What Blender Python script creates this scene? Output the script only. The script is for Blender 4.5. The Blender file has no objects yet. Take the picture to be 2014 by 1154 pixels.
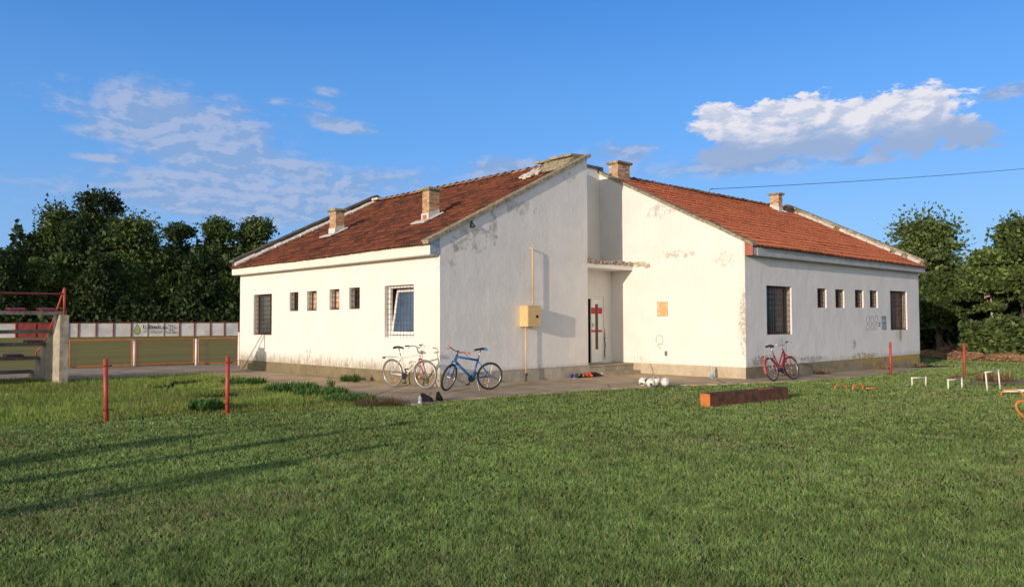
import bpy, math, random
import numpy as np
from mathutils import Vector, Matrix
random.seed(7); rng = np.random.default_rng(11)
R = math.radians
SC = bpy.context.scene
COL = SC.collection

# ------------------------------------------------------------------ camera
CAM = np.array([-11.972, -15.376, 1.591])
FPX = 1569.27                                   # focal length for a picture 2014 wide
_yaw, _pit, _rol = R(46.926), R(2.055), R(-0.209)
_f = np.array([math.cos(_yaw)*math.cos(_pit), math.sin(_yaw)*math.cos(_pit), math.sin(_pit)])
_r = np.cross(_f, [0, 0, 1]); _r /= np.linalg.norm(_r); _u = np.cross(_r, _f)
_R = math.cos(_rol)*_r + math.sin(_rol)*_u; _U = -math.sin(_rol)*_r + math.cos(_rol)*_u
cam = bpy.data.cameras.new('camera'); cam.lens = FPX/2014*36; cam.sensor_width = 36; cam.sensor_fit = 'HORIZONTAL'
cam.clip_end = 3000; cam.clip_start = 0.1
co = bpy.data.objects.new('camera', cam); COL.objects.link(co); SC.camera = co
M = Matrix(((_R[0], _U[0], -_f[0], CAM[0]), (_R[1], _U[1], -_f[1], CAM[1]), (_R[2], _U[2], -_f[2], CAM[2]), (0, 0, 0, 1)))
co.matrix_world = M

def ray(x, y):
    return (x-1007)/FPX*_R - (y-577)/FPX*_U + _f
def gz(x, y):
    s = min(max((x-8)/12.0, 0), 1); t = min(max((9-y)/5.0, 0), 1)
    return -0.13*s*t
def G(x, y, z=None):
    d = ray(x, y)
    h = 0.0 if z is None else z
    for _ in range(4):
        t = (h-CAM[2])/d[2]; P = CAM+t*d
        if z is not None: break
        h = gz(P[0], P[1])
    return P
def AT(x, y, dist):
    d = ray(x, y); return CAM + d*dist/math.hypot(d[0], d[1])

# ------------------------------------------------------------------ sun and sky
SUN_AZ, SUN_EL = R(10.6), R(10.6)               # light travels towards +X and slightly +Y
sl = bpy.data.lights.new('sun', 'SUN'); sl.energy = 2.45; sl.angle = R(0.5); sl.color = (1.0, 0.805, 0.635)
so = bpy.data.objects.new('sun', sl); COL.objects.link(so)
sd = Vector((math.cos(SUN_AZ)*math.cos(SUN_EL), math.sin(SUN_AZ)*math.cos(SUN_EL), -math.sin(SUN_EL)))
so.rotation_euler = sd.to_track_quat('-Z', 'Y').to_euler(); so.location = (-30, -12, 20)
SC.view_settings.view_transform = 'Standard'; SC.view_settings.look = 'None'
SC.view_settings.exposure = 0.66; SC.view_settings.gamma = 1; SC.view_settings.use_curve_mapping = False
try:
    SC.cycles.use_denoising = True; SC.cycles.max_bounces = 6; SC.cycles.transparent_max_bounces = 8
except Exception: pass

class NT:
    """small helper for node trees"""
    def __init__(s, tree): s.t = tree; s.n = tree.nodes; s.l = tree.links
    def new(s, typ, **k):
        n = s.n.new(typ)
        for a, v in k.items(): setattr(n, a, v)
        return n
    def put(s, sock, v):
        if isinstance(v, bpy.types.NodeSocket): s.l.new(v, sock)
        elif isinstance(v, (tuple, list)) and sock.type == 'RGBA': sock.default_value = (v[0], v[1], v[2], 1)
        else: sock.default_value = v
    def m(s, op, a, b=0.0, c=0.0, clamp=False):
        n = s.new('ShaderNodeMath', operation=op, use_clamp=clamp)
        s.put(n.inputs[0], a); s.put(n.inputs[1], b)
        if len(n.inputs) > 2: s.put(n.inputs[2], c)
        return n.outputs[0]
    def mix(s, f, a, b, mode='MIX'):
        n = s.new('ShaderNodeMixRGB', blend_type=mode); s.put(n.inputs[0], f); s.put(n.inputs[1], a); s.put(n.inputs[2], b)
        return n.outputs[0]
    def noise(s, vec, scale, detail=4, rough=0.55, dist=0.0):
        n = s.new('ShaderNodeTexNoise'); s.put(n.inputs['Vector'], vec); n.inputs['Scale'].default_value = scale
        n.inputs['Detail'].default_value = detail; n.inputs['Roughness'].default_value = rough; n.inputs['Distortion'].default_value = dist
        return n.outputs['Fac']
    def ramp(s, f, lo, hi, a=0.0, b=1.0):
        n = s.new('ShaderNodeMapRange', interpolation_type='SMOOTHSTEP'); s.put(n.inputs[0], f)
        n.inputs[1].default_value = lo; n.inputs[2].default_value = hi; n.inputs[3].default_value = a; n.inputs[4].default_value = b
        return n.outputs[0]
    def vscale(s, v, sc):
        n = s.new('ShaderNodeVectorMath', operation='MULTIPLY'); s.put(n.inputs[0], v); n.inputs[1].default_value = sc
        return n.outputs[0]
    def sep(s, v):
        n = s.new('ShaderNodeSeparateXYZ'); s.put(n.inputs[0], v); return n.outputs

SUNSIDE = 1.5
W = bpy.data.worlds.new('World'); SC.world = W; W.use_nodes = True
def build_world():
    k = NT(W.node_tree); k.n.clear()
    sky = k.new('ShaderNodeTexSky', sky_type='NISHITA'); sky.sun_disc = False
    sky.sun_elevation = SUN_EL
    # the sun stands at the direction -sd ; Blender measures rotation clockwise from +Y
    sky.sun_rotation = math.atan2(-sd.x, -sd.y)
    sky.altitude = 100; sky.air_density = 1.3; sky.dust_density = 0.35; sky.ozone_density = 2.0
    tc = k.new('ShaderNodeTexCoord'); d = tc.outputs['Generated']
    x, y, z = k.sep(d)
    ST = 0.15; EXPF = 0.633
    def vs(c, f):
        n = k.new('ShaderNodeVectorMath', operation='SCALE'); k.put(n.inputs[0], c); k.put(n.inputs[3], f); return n.outputs[0]
    # the clear sky opposite the low sun is deep blue; round the sun, out of view, it is raised as added fill for shaded walls
    dn = k.new('ShaderNodeVectorMath', operation='DOT_PRODUCT'); k.put(dn.inputs[0], d); dn.inputs[1].default_value = (-sd.x, -sd.y, -sd.z)
    mm = dn.outputs['Value']
    e_ = k.m('ARCSINE', z)
    grad = k.mix(k.ramp(e_, R(3), R(14)), (0.30, 0.565, 0.95), (0.155, 0.425, 0.93))
    grad = k.mix(k.ramp(e_, R(11), R(25)), grad, (0.066, 0.262, 0.74))
    grad = k.mix(k.ramp(e_, R(24), R(50)), grad, (0.022, 0.075, 0.25))
    az_ = k.m('ARCTAN2', y, x)
    grad = vs(grad, k.ramp(az_, R(10), R(85), 1.08, 0.86))
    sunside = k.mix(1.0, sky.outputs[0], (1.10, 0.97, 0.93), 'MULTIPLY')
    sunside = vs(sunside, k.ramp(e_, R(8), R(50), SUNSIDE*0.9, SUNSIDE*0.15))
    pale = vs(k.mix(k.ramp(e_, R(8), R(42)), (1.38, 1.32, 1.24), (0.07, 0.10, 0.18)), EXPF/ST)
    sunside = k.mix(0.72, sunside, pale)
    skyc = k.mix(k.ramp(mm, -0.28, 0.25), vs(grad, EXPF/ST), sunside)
    az = k.m('ARCTAN2', y, x); el = k.m('ARCSINE', z)
    cv = k.new('ShaderNodeCombineXYZ'); k.put(cv.inputs[0], az); k.put(cv.inputs[1], k.m('MULTIPLY', el, 2.2))
    vec = cv.outputs[0]
    def azel(px, py):
        r = ray(px, py); r = r/np.linalg.norm(r); return math.atan2(r[1], r[0]), math.asin(r[2])
    def ell(px, py, rx, ry, tilt, st):
        a0, e0 = azel(px, py)
        sx = rx/FPX; sy = ry/FPX; t = R(tilt)
        dx = k.m('SUBTRACT', a0, az); dy = k.m('SUBTRACT', el, e0)
        u = k.m('ADD', k.m('MULTIPLY', dx, math.cos(t)/sx), k.m('MULTIPLY', dy, math.sin(t)/sx))
        v = k.m('ADD', k.m('MULTIPLY', dx, -math.sin(t)/sy), k.m('MULTIPLY', dy, math.cos(t)/sy))
        q = k.m('SQRT', k.m('ADD', k.m('MULTIPLY', u, u), k.m('MULTIPLY', v, v)))
        m = k.m('SUBTRACT', 1.0, q)
        m = k.m('MAXIMUM', m, -1.0)
        return k.m('MULTIPLY', m, st), v
    n1 = k.noise(vec, 14, 8, 0.62, 0.4); n2 = k.noise(vec, 42, 6, 0.6, 0.2)
    nn = k.m('ADD', k.m('MULTIPLY', k.m('SUBTRACT', n1, 0.5), 1.5), k.m('ADD', k.m('MULTIPLY', k.m('SUBTRACT', n2, 0.5), 0.9), k.m('MULTIPLY', k.m('SUBTRACT', k.noise(vec, 110, 5, 0.6), 0.5), 0.45)))
    off = k.new('ShaderNodeVectorMath', operation='ADD'); k.put(off.inputs[0], vec); off.inputs[1].default_value = (0.010, 0.014, 0)
    rel = k.m('ADD', k.m('SUBTRACT', n1, k.noise(off.outputs[0], 14, 8, 0.62, 0.4)), k.m('MULTIPLY', k.m('SUBTRACT', n2, k.noise(off.outputs[0], 42, 6, 0.6, 0.2)), 0.5))
    rel = k.ramp(rel, -0.13, 0.13)  # cloud relief: sun-side brightening painted in from shifted noise
    # thin, streaky veil clouds
    soft = None
    for e in ((360, 250, 240, 80, -8, 1.05), (300, 218, 150, 42, 0, 1), (235, 262, 110, 20, 0, .9), (420, 280, 220, 60, -22, 1), (560, 330, 190, 50, -15, .9), (380, 350, 190, 45, 0, .8), (480, 390, 380, 62, 0, .95), (430, 330, 200, 60, -15, 1),
              (700, 365, 220, 40, 4, .6), (205, 311, 75, 10, 0, .9), (665, 246, 85, 18, -10, .95), (635, 208, 45, 12, -5, .7), (1000, 332, 190, 26, 6, .8),
              (1230, 305, 110, 30, 0, .7), (1265, 290, 60, 12, 0, .9), (1480, 325, 260, 26, 0, .85), (1690, 316, 90, 12, 5, .7), (1985, 180, 60, 14, 8, .8), (1905, 287, 50, 9, 0, .7), (640, 180, 40, 10, -6, .6), (540, 200, 40, 12, 0, .5)):
        m, v = ell(*e); soft = m if soft is None else k.m('MAXIMUM', soft, m)
    nsoft = k.m('ADD', k.m('MULTIPLY', k.m('SUBTRACT', n1, 0.5), 1.35), k.m('MULTIPLY', k.m('SUBTRACT', n2, 0.5), 0.45))
    sf = k.ramp(k.m('ADD', soft, nsoft), -0.02, 0.60)
    # the dense heap on the right, with its grey base
    hard = None; vv = None
    for e in ((1415, 242, 80, 40, 0, 1), (1560, 238, 130, 54, 4, 1.05), (1690, 238, 130, 54, 6, 1.05), (1800, 218, 100, 54, 6, 1.05), (1870, 250, 95, 36, -20, 1), (1560, 278, 180, 44, 0, 1.05), (1470, 300, 130, 34, 0, .95), (1790, 272, 90, 32, 8, .9)):
        m, v = ell(*e); hard = m if hard is None else k.m('MAXIMUM', hard, m)
    hf = k.ramp(k.m('ADD', hard, nn), 0.12, 0.36)
    # height inside the heap decides lit top or grey base
    a0, e0 = azel(1420, 252); a1, e1 = azel(1850, 222)
    slope = (e1-e0)/(a1-a0)
    hh = k.m('SUBTRACT', el, k.m('ADD', e0, k.m('MULTIPLY', k.m('SUBTRACT', az, a0), slope)))
    hh = k.m('ADD', hh, k.m('MULTIPLY', k.m('SUBTRACT', n1, 0.5), 0.06))
    lit = k.ramp(hh, -0.026, 0.012)
    lit = k.m('MULTIPLY', lit, k.m('ADD', 0.45, k.m('MULTIPLY', rel, 0.75)), clamp=True)
    hc = k.mix(lit, (0.33, 0.44, 0.67), (0.84, 0.82, 0.87))
    scol = k.mix(k.ramp(rel, 0.1, 1.0), (0.26, 0.40, 0.66), (0.42, 0.50, 0.71))
    # both in scene radiance: Background strength multiplies, so divide
    def up(c): return vs(c, EXPF/ST)
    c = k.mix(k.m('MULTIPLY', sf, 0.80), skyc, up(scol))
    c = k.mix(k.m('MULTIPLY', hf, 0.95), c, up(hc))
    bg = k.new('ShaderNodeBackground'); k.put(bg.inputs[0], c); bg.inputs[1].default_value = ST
    out = k.new('ShaderNodeOutputWorld'); k.l.new(bg.outputs[0], out.inputs[0])
build_world()

# ------------------------------------------------------------------ materials
MATS = {}
def base(name):
    m = bpy.data.materials.new(name); m.use_nodes = True; k = NT(m.node_tree)
    b = k.n['Principled BSDF']; MATS[name] = m; return m, k, b
def mat(name, col, rough=0.6, var=0.12, scale=6.0, metal=0.0, bump=0.0, bscale=40.0, spec=0.4, dirt=None):
    m, k, b = base(name)
    g = k.new('ShaderNodeNewGeometry'); p = g.outputs['Position']
    n = k.noise(p, scale, 5, 0.6)
    lo = tuple(c*(1-var) for c in col); hi = tuple(min(1, c*(1+var)) for c in col)
    c = k.mix(k.ramp(n, 0.3, 0.7), lo, hi)
    if dirt: c = k.mix(k.m('MULTIPLY', k.ramp(k.noise(p, dirt[1], 6, 0.65), dirt[2], dirt[2]+0.12), dirt[3]), c, dirt[0])
    k.put(b.inputs['Base Color'], c)
    k.put(b.inputs['Roughness'], k.m('ADD', rough-0.06, k.m('MULTIPLY', n, 0.12)))
    b.inputs['Metallic'].default_value = metal
    b.inputs['Specular IOR Level'].default_value = spec
    if bump:
        bm = k.new('ShaderNodeBump'); bm.inputs['Strength'].default_value = 1.0; bm.inputs['Distance'].default_value = bump
        k.put(bm.inputs['Height'], k.noise(p, bscale, 4, 0.6)); k.l.new(bm.outputs[0], b.inputs['Normal'])
    return m
def attr_mat(name, rough=0.8, trans=0.0, speck=None, spec=0.3, bump=0):
    """colour comes from the per-piece tint stored in the mesh"""
    m, k, b = base(name)
    a = k.new('ShaderNodeVertexColor', layer_name='Col'); c = a.outputs[0]
    g = k.new('ShaderNodeNewGeometry'); p = g.outputs['Position']
    c = k.mix(0.35, c, k.mix(k.ramp(k.noise(p, 9, 4), 0.3, 0.7), (0.55, 0.55, 0.55), (1, 1, 1)), 'MULTIPLY')
    if speck:
        for (scol, sc, th, am) in speck:
            c = k.mix(k.m('MULTIPLY', k.ramp(k.noise(p, sc, 4, 0.6), th, th+0.08), am), c, scol)
    k.put(b.inputs['Base Color'], c); b.inputs['Roughness'].default_value = rough; b.inputs['Specular IOR Level'].default_value = spec
    if bump:
        bm = k.new('ShaderNodeBump'); bm.inputs['Distance'].default_value = bump
        k.put(bm.inputs['Height'], k.noise(p, 60, 4, 0.6)); k.l.new(bm.outputs[0], b.inputs['Normal'])
    if trans:
        tr = k.new('ShaderNodeBsdfTranslucent'); k.put(tr.inputs[0], k.mix(1.0, c, (1.0, 1.15, 0.5), 'MULTIPLY'))
        mx = k.new('ShaderNodeMixShader'); mx.inputs[0].default_value = trans
        k.l.new(b.outputs[0], mx.inputs[1]); k.l.new(tr.outputs[0], mx.inputs[2])
        k.l.new(mx.outputs[0], k.n['Material Output'].inputs[0])
    return m

def plaster(name, stains=(), col=(0.75, 0.74, 0.71), streak=None, grime=None, mott=0.05):
    """white render; stains = [(centre, radii, colour, amount, noise scale, threshold)]; streak = z range of dirty splash band"""
    m, k, b = base(name)
    g = k.new('ShaderNodeNewGeometry'); p = g.outputs['Position']
    n = k.noise(p, 1.3, 6, 0.6); n2 = k.noise(p, 14, 5, 0.6)
    c = k.mix(k.ramp(n, 0.3, 0.7), tuple(v*(1-mott) for v in col), tuple(min(1, v*(1+mott*0.5)) for v in col))
    c = k.mix(k.ramp(k.noise(k.vscale(p, (4.0, 4.0, 0.3)), 2.5, 6), 0.54, 0.75, 0, 0.30), c, (0.55, 0.53, 0.48))
    _, _, z = k.sep(p)
    if streak:
        z0, z1, sc, am = streak
        h = k.ramp(z, z0, z1, 1.0, 0.0)
        s = k.noise(k.vscale(p, (1, 1, 0.35)), 5.5, 8, 0.7)
        f = k.m('MULTIPLY', k.ramp(k.m('ADD', k.m('MULTIPLY', k.m('ADD', s, k.noise(k.vscale(p, (1, 1, .25)), 22, 5, .7)), .5), k.m('MULTIPLY', h, 0.22)), 0.54, 0.80), am)
        f = k.m('MULTIPLY', f, k.ramp(h, 0.02, 0.3))
        c = k.mix(f, c, sc)
    for st_ in stains:
        cen, rad, scol, am, sc, th = st_[:6]; pq = k.vscale(p, st_[6]) if len(st_) > 6 else p
        v = k.new('ShaderNodeVectorMath', operation='SUBTRACT'); k.put(v.inputs[0], p); v.inputs[1].default_value = cen
        q = k.new('ShaderNodeVectorMath', operation='LENGTH'); k.put(q.inputs[0], k.vscale(v.outputs[0], tuple(1.0/r for r in rad)))
        e = k.ramp(q.outputs['Value'], 0.2, 1.0, 1.0, 0.0)
        f = k.m('ADD', k.noise(pq, sc, 7, 0.68, 0.6), k.m('MULTIPLY', k.m('SUBTRACT', e, 1.0), 0.45))
        f = k.m('MULTIPLY', k.ramp(f, th, th+0.12), am)
        c = k.mix(f, c, scol)
    k.put(b.inputs['Base Color'], c); b.inputs['Roughness'].default_value = 0.9; b.inputs['Specular IOR Level'].default_value = 0.2
    bm = k.new('ShaderNodeBump'); bm.inputs['Distance'].default_value = 0.013
    k.put(bm.inputs['Height'], k.m('ADD', k.m('MULTIPLY', n, 2.2), k.m('MULTIPLY', n2, 0.35))); k.l.new(bm.outputs[0], b.inputs['Normal'])
    return m

# ------------------------------------------------------------------ mesh helpers
class MB:
    def __init__(s): s.v = []; s.f = []; s.c = []; s.mi = []
    def add(s, vs, fs, col=None, mi=0):
        o = len(s.v); s.v.extend([tuple(v) for v in vs])
        for f in fs: s.f.append(tuple(i+o for i in f)); s.c.append(col or (1, 1, 1)); s.mi.append(mi)
    def box(s, x0, x1, y0, y1, z0, z1, col=None, mi=0):
        vs = [(x, y, z) for z in (z0, z1) for (x, y) in ((x0, y0), (x1, y0), (x1, y1), (x0, y1))]
        s.add(vs, [(3, 2, 1, 0), (4, 5, 6, 7), (0, 1, 5, 4), (1, 2, 6, 5), (2, 3, 7, 6), (3, 0, 4, 7)], col, mi)
    def obox(s, c, ex, ey, ez, col=None, mi=0):
        """oriented box: centre and three half-extent vectors"""
        c = Vector(c); ex, ey, ez = Vector(ex), Vector(ey), Vector(ez)
        vs = [c+sx*ex+sy*ey+sz*ez for sz in (-1, 1) for (sx, sy) in ((-1, -1), (1, -1), (1, 1), (-1, 1))]
        s.add(vs, [(3, 2, 1, 0), (4, 5, 6, 7), (0, 1, 5, 4), (1, 2, 6, 5), (2, 3, 7, 6), (3, 0, 4, 7)], col, mi)
    def beam(s, a, b, w, h, up=(0, 0, 1), col=None, mi=0):
        a, b = Vector(a), Vector(b); d = b-a; u = Vector(up); sdir = d.cross(u)
        if sdir.length < 1e-6: sdir = d.cross(Vector((1, 0, 0)))
        sdir.normalize(); n = sdir.cross(d).normalized()
        s.obox((a+b)/2, d/2, sdir*(w/2), n*(h/2), col, mi)
    def tube(s, pts, r, n=8, col=None, mi=0, cap=True):
        pts = [Vector(p) for p in pts]; rs = r if isinstance(r, (list, tuple)) else [r]*len(pts)
        rings = []; prev = None
        for i, p in enumerate(pts):
            t = (pts[min(i+1, len(pts)-1)]-pts[max(i-1, 0)]).normalized()
            if prev is None:
                a = Vector((0, 0, 1)) if abs(t.z) < 0.9 else Vector((1, 0, 0)); e1 = t.cross(a).normalized()
            else:
                e1 = (prev - t*prev.dot(t)).normalized()
            prev = e1; e2 = t.cross(e1)
            rings.append([p+rs[i]*(math.cos(q)*e1+math.sin(q)*e2) for q in [2*math.pi*j/n for j in range(n)]])
        vs = [v for rg in rings for v in rg]; fs = []
        for i in range(len(pts)-1):
            for j in range(n):
                fs.append((i*n+j, i*n+(j+1) % n, (i+1)*n+(j+1) % n, (i+1)*n+j))
        if cap: fs.append(tuple(range(n-1, -1, -1))); fs.append(tuple((len(pts)-1)*n+j for j in range(n)))
        s.add(vs, fs, col, mi)
    def prism(s, poly, axis, a, b, col=None, mi=0):
        """poly = 2D points; axis 0/1/2 = extrusion axis from a to b"""
        def mk(p, t):
            return {0: (t, p[0], p[1]), 1: (p[0], t, p[1]), 2: (p[0], p[1], t)}[axis]
        n = len(poly); vs = [mk(p, a) for p in poly]+[mk(p, b) for p in poly]
        fs = [tuple(range(n)), tuple(range(2*n-1, n-1, -1))]+[(i, i+n, (i+1) % n+n, (i+1) % n) for i in range(n)]
        s.add(vs, fs, col, mi)
    def torus(s, c, R_, r, axis='Y', n=40, m=8, sq=1.0, col=None, mi=0):
        vs = []; fs = []
        for i in range(n):
            a = 2*math.pi*i/n
            for j in range(m):
                b = 2*math.pi*j/m; rr = R_+r*math.cos(b); w = r*sq*math.sin(b)
                p = (rr*math.cos(a), w, rr*math.sin(a)) if axis == 'Y' else (rr*math.cos(a), rr*math.sin(a), w)
                vs.append((c[0]+p[0], c[1]+p[1], c[2]+p[2]))
        for i in range(n):
            for j in range(m): fs.append((i*m+j, ((i+1) % n)*m+j, ((i+1) % n)*m+(j+1) % m, i*m+(j+1) % m))
        s.add(vs, fs, col, mi)
    def sphere(s, c, r, n=16, m=10, sc=(1, 1, 1), col=None, mi=0):
        vs = [(c[0], c[1], c[2]-r*sc[2])]; fs = []
        for i in range(1, m):
            t = math.pi*i/m-math.pi/2
            for j in range(n):
                a = 2*math.pi*j/n; vs.append((c[0]+r*sc[0]*math.cos(t)*math.cos(a), c[1]+r*sc[1]*math.cos(t)*math.sin(a), c[2]+r*sc[2]*math.sin(t)))
        vs.append((c[0], c[1], c[2]+r*sc[2]))
        for j in range(n):
            fs.append((0, 1+(j+1) % n, 1+j)); fs.append((len(vs)-1, 1+(m-2)*n+j, 1+(m-2)*n+(j+1) % n))
        for i in range(m-2):
            for j in range(n): fs.append((1+i*n+j, 1+i*n+(j+1) % n, 1+(i+1)*n+(j+1) % n, 1+(i+1)*n+j))
        s.add(vs, fs, col, mi)
    def lathe(s, prof, n=16, c=(0, 0, 0), col=None, mi=0):
        vs = []; fs = []
        for (r, z) in prof:
            for j in range(n):
                a = 2*math.pi*j/n; vs.append((c[0]+r*math.cos(a), c[1]+r*math.sin(a), c[2]+z))
        for i in range(len(prof)-1):
            for j in range(n): fs.append((i*n+j, i*n+(j+1) % n, (i+1)*n+(j+1) % n, (i+1)*n+j))
        s.add(vs, fs, col, mi)
    def xf(s, M_):
        s.v = [tuple(M_ @ Vector(v)) for v in s.v]; return s
    def build(s, name, mats, parent=None, smooth=False, loc=None, fix=True):
        me = bpy.data.meshes.new(name); me.from_pydata(s.v, [], s.f)
        mats = mats if isinstance(mats, (list, tuple)) else [mats]
        for m in mats: me.materials.append(m)
        me.polygons.foreach_set('material_index', s.mi)
        if any(c != (1, 1, 1) for c in s.c):
            ca = me.color_attributes.new('Col', 'FLOAT_COLOR', 'CORNER')
            arr = np.ones((len(me.loops), 4), dtype=np.float32); i = 0
            for f, c in zip(s.f, s.c):
                arr[i:i+len(f), :3] = c; i += len(f)
            ca.data.foreach_set('color', arr.ravel())
        if fix:
            import bmesh
            bm = bmesh.new(); bm.from_mesh(me); bmesh.ops.recalc_face_normals(bm, faces=bm.faces); bm.to_mesh(me); bm.free()
        if smooth: me.polygons.foreach_set('use_smooth', [True]*len(me.polygons))
        me.update()
        o = bpy.data.objects.new(name, me); COL.objects.link(o)
        if parent is not None: o.parent = parent
        if loc is not None: o.location = loc
        return o

def tag(o, label=None, cat=None, group=None, kind=None):
    if label: o['label'] = label
    if cat: o['category'] = cat
    if group: o['group'] = group
    if kind: o['kind'] = kind
    return o
def thing(name, label, cat, loc=(0, 0, 0), rot=(0, 0, 0), group=None):
    o = bpy.data.objects.new(name, None); COL.objects.link(o); o.location = loc; o.rotation_euler = rot
    o.empty_display_size = 0.2
    return tag(o, label, cat, group)
def copy_tree(o, parent=None):
    c = o.copy(); COL.objects.link(c); c.parent = parent
    for ch in list(o.children): copy_tree(ch, c)
    return c
def curve_text(txt, size, mtl, name, parent, M_, ext=0.003, bold=0.0, sx=1.0):
    cu = bpy.data.curves.new(name, 'FONT'); cu.body = txt; cu.size = size; cu.extrude = ext; cu.offset = bold; cu.align_x = 'LEFT'
    tmp = bpy.data.objects.new('tmp', cu); COL.objects.link(tmp)
    dg = bpy.context.evaluated_depsgraph_get(); me = bpy.data.meshes.new_from_object(tmp.evaluated_get(dg))
    bpy.data.objects.remove(tmp); me.transform(Matrix.Diagonal((sx, 1, 1, 1))); me.transform(M_); me.materials.clear(); me.materials.append(mtl); me.name = name
    o = bpy.data.objects.new(name, me); COL.objects.link(o); o.parent = parent
    return o

# smooth value noise for numpy
_perm = rng.random((64, 64))
def vnoise(x, y, s):
    x = np.asarray(x)*s; y = np.asarray(y)*s
    xi = np.floor(x).astype(int); yi = np.floor(y).astype(int); fx = x-xi; fy = y-yi
    fx = fx*fx*(3-2*fx); fy = fy*fy*(3-2*fy)
    g = lambda a, b: _perm[a % 64, b % 64]
    return (g(xi, yi)*(1-fx)+g(xi+1, yi)*fx)*(1-fy)+(g(xi, yi+1)*(1-fx)+g(xi+1, yi+1)*fx)*fy
def inpoly(x, y, poly):
    ins = np.zeros(len(x), bool); n = len(poly)
    for i in range(n):
        x0, y0 = poly[i]; x1, y1 = poly[(i+1) % n]
        if y0 == y1: continue
        c = ((y0 > y) != (y1 > y)) & (x < (x1-x0)*(y-y0)/(y1-y0)+x0); ins ^= c
    return ins
def gzv(x, y):
    s = np.clip((x-8)/12.0, 0, 1); t = np.clip((9-y)/5.0, 0, 1); return -0.13*s*t

# ------------------------------------------------------------------ ground, pitch, path
def ground_mat():
    m, k, b = base('soil_and_turf')
    g = k.new('ShaderNodeNewGeometry'); p = g.outputs['Position']
    n1 = k.noise(p, 0.5, 6, 0.6); n2 = k.noise(p, 9, 6, 0.7); n3 = k.noise(p, 60, 4, 0.7)
    c = k.mix(k.ramp(n1, 0.35, 0.65), (0.020, 0.032, 0.012), (0.034, 0.046, 0.016))
    c = k.mix(k.ramp(n2, 0.5, 0.8, 0, 0.5), c, (0.10, 0.10, 0.045))
    c = k.mix(k.ramp(n3, 0.45, 0.75, 0, 0.6), c, (0.018, 0.030, 0.010))
    k.put(b.inputs['Base Color'], c); b.inputs['Roughness'].default_value = 1; b.inputs['Specular IOR Level'].default_value = 0.1
    bm = k.new('ShaderNodeBump'); bm.inputs['Distance'].default_value = 0.05; k.put(bm.inputs['Height'], k.m('ADD', n2, n3)); k.l.new(bm.outputs[0], b.inputs['Normal'])
    return m
xs = np.array([-900, -400, -150, -70]+list(np.arange(-40, 61, 2.0))+[90, 200, 500, 900.])
ys = np.array([-900, -400, -150, -70]+list(np.arange(-40, 61, 2.0))+[90, 200, 500, 900.])
b = MB(); vs = [(x, y, float(gz(x, y))-0.012) for y in ys for x in xs]; nx = len(xs)
b.add(vs, [(j*nx+i, j*nx+i+1, (j+1)*nx+i+1, (j+1)*nx+i) for j in range(len(ys)-1) for i in range(nx-1)])
tag(b.build('ground', ground_mat(), fix=False), kind='structure')

def path_mat():
    m, k, b = base('worn_concrete')
    g = k.new('ShaderNodeNewGeometry'); p = g.outputs['Position']
    n1 = k.noise(p, 0.9, 7, 0.62); n2 = k.noise(p, 6, 6, 0.7); n3 = k.noise(p, 45, 4, 0.6)
    c = k.mix(k.ramp(n1, 0.32, 0.68), (0.40, 0.31, 0.20), (0.56, 0.45, 0.31))
    c = k.mix(k.ramp(n2, 0.55, 0.75, 0, 0.55), c, (0.30, 0.23, 0.16))
    c = k.mix(k.ramp(n3, 0.6, 0.8, 0, 0.4), c, (0.22, 0.18, 0.13))
    # slab joints every couple of metres and hair cracks
    x, y, z = k.sep(p)
    w = k.new('ShaderNodeTexVoronoi', feature='DISTANCE_TO_EDGE'); w.inputs['Scale'].default_value = 0.55; k.put(w.inputs['Vector'], k.mix(0.12, p, k.new('ShaderNodeTexNoise').outputs['Color']))
    c = k.mix(k.ramp(w.outputs['Distance'], 0.0, 0.018, 0.75, 0.0), c, (0.09, 0.08, 0.06))
    k.put(b.inputs['Base Color'], c); b.inputs['Roughness'].default_value = 0.95; b.inputs['Specular IOR Level'].default_value = 0.2
    bm = k.new('ShaderNodeBump'); bm.inputs['Distance'].default_value = 0.015; k.put(bm.inputs['Height'], k.m('ADD', n2, k.m('MULTIPLY', n3, 0.5))); k.l.new(bm.outputs[0], b.inputs['Normal'])
    return m
PATHM = path_mat()
def g2(x, y): P = G(x, y); return (float(P[0]), float(P[1]))
outer = [(-30, 13.2), (-12, 12.9)]+[g2(*q) for q in ((140, 747), (300, 741), (380, 737), (440, 739), (470, 744), (530, 756), (590, 770), (640, 778), (700, 784), (752, 790), (790, 796), (830, 797), (870, 790), (1000, 780), (1150, 768), (1240, 763), (1330, 758), (1430, 756), (1500, 753), (1600, 748.5), (1700, 740), (1810, 726))]+[(20.6, -5.2)]
inner = [(20.6, -3.4), (8, -3.4), (8, 0.6), (0.4, 0.6), (0.4, 11.6), (3.5, 13.4), (1.6, 14.4), (-0.4, 15.0), (-4.5, 16.1), (-12, 17.2), (-30, 21)]
PATH = outer+inner
def jag(poly, step=0.35, amp=0.05):
    out = []
    for i, a in enumerate(poly):
        c = poly[(i+1) % len(poly)]; L = math.hypot(c[0]-a[0], c[1]-a[1]); n = max(1, int(L/step))
        for j in range(n):
            t = j/n; out.append((a[0]+(c[0]-a[0])*t+random.uniform(-amp, amp), a[1]+(c[1]-a[1])*t+random.uniform(-amp, amp)))
    return out
import bmesh
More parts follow.
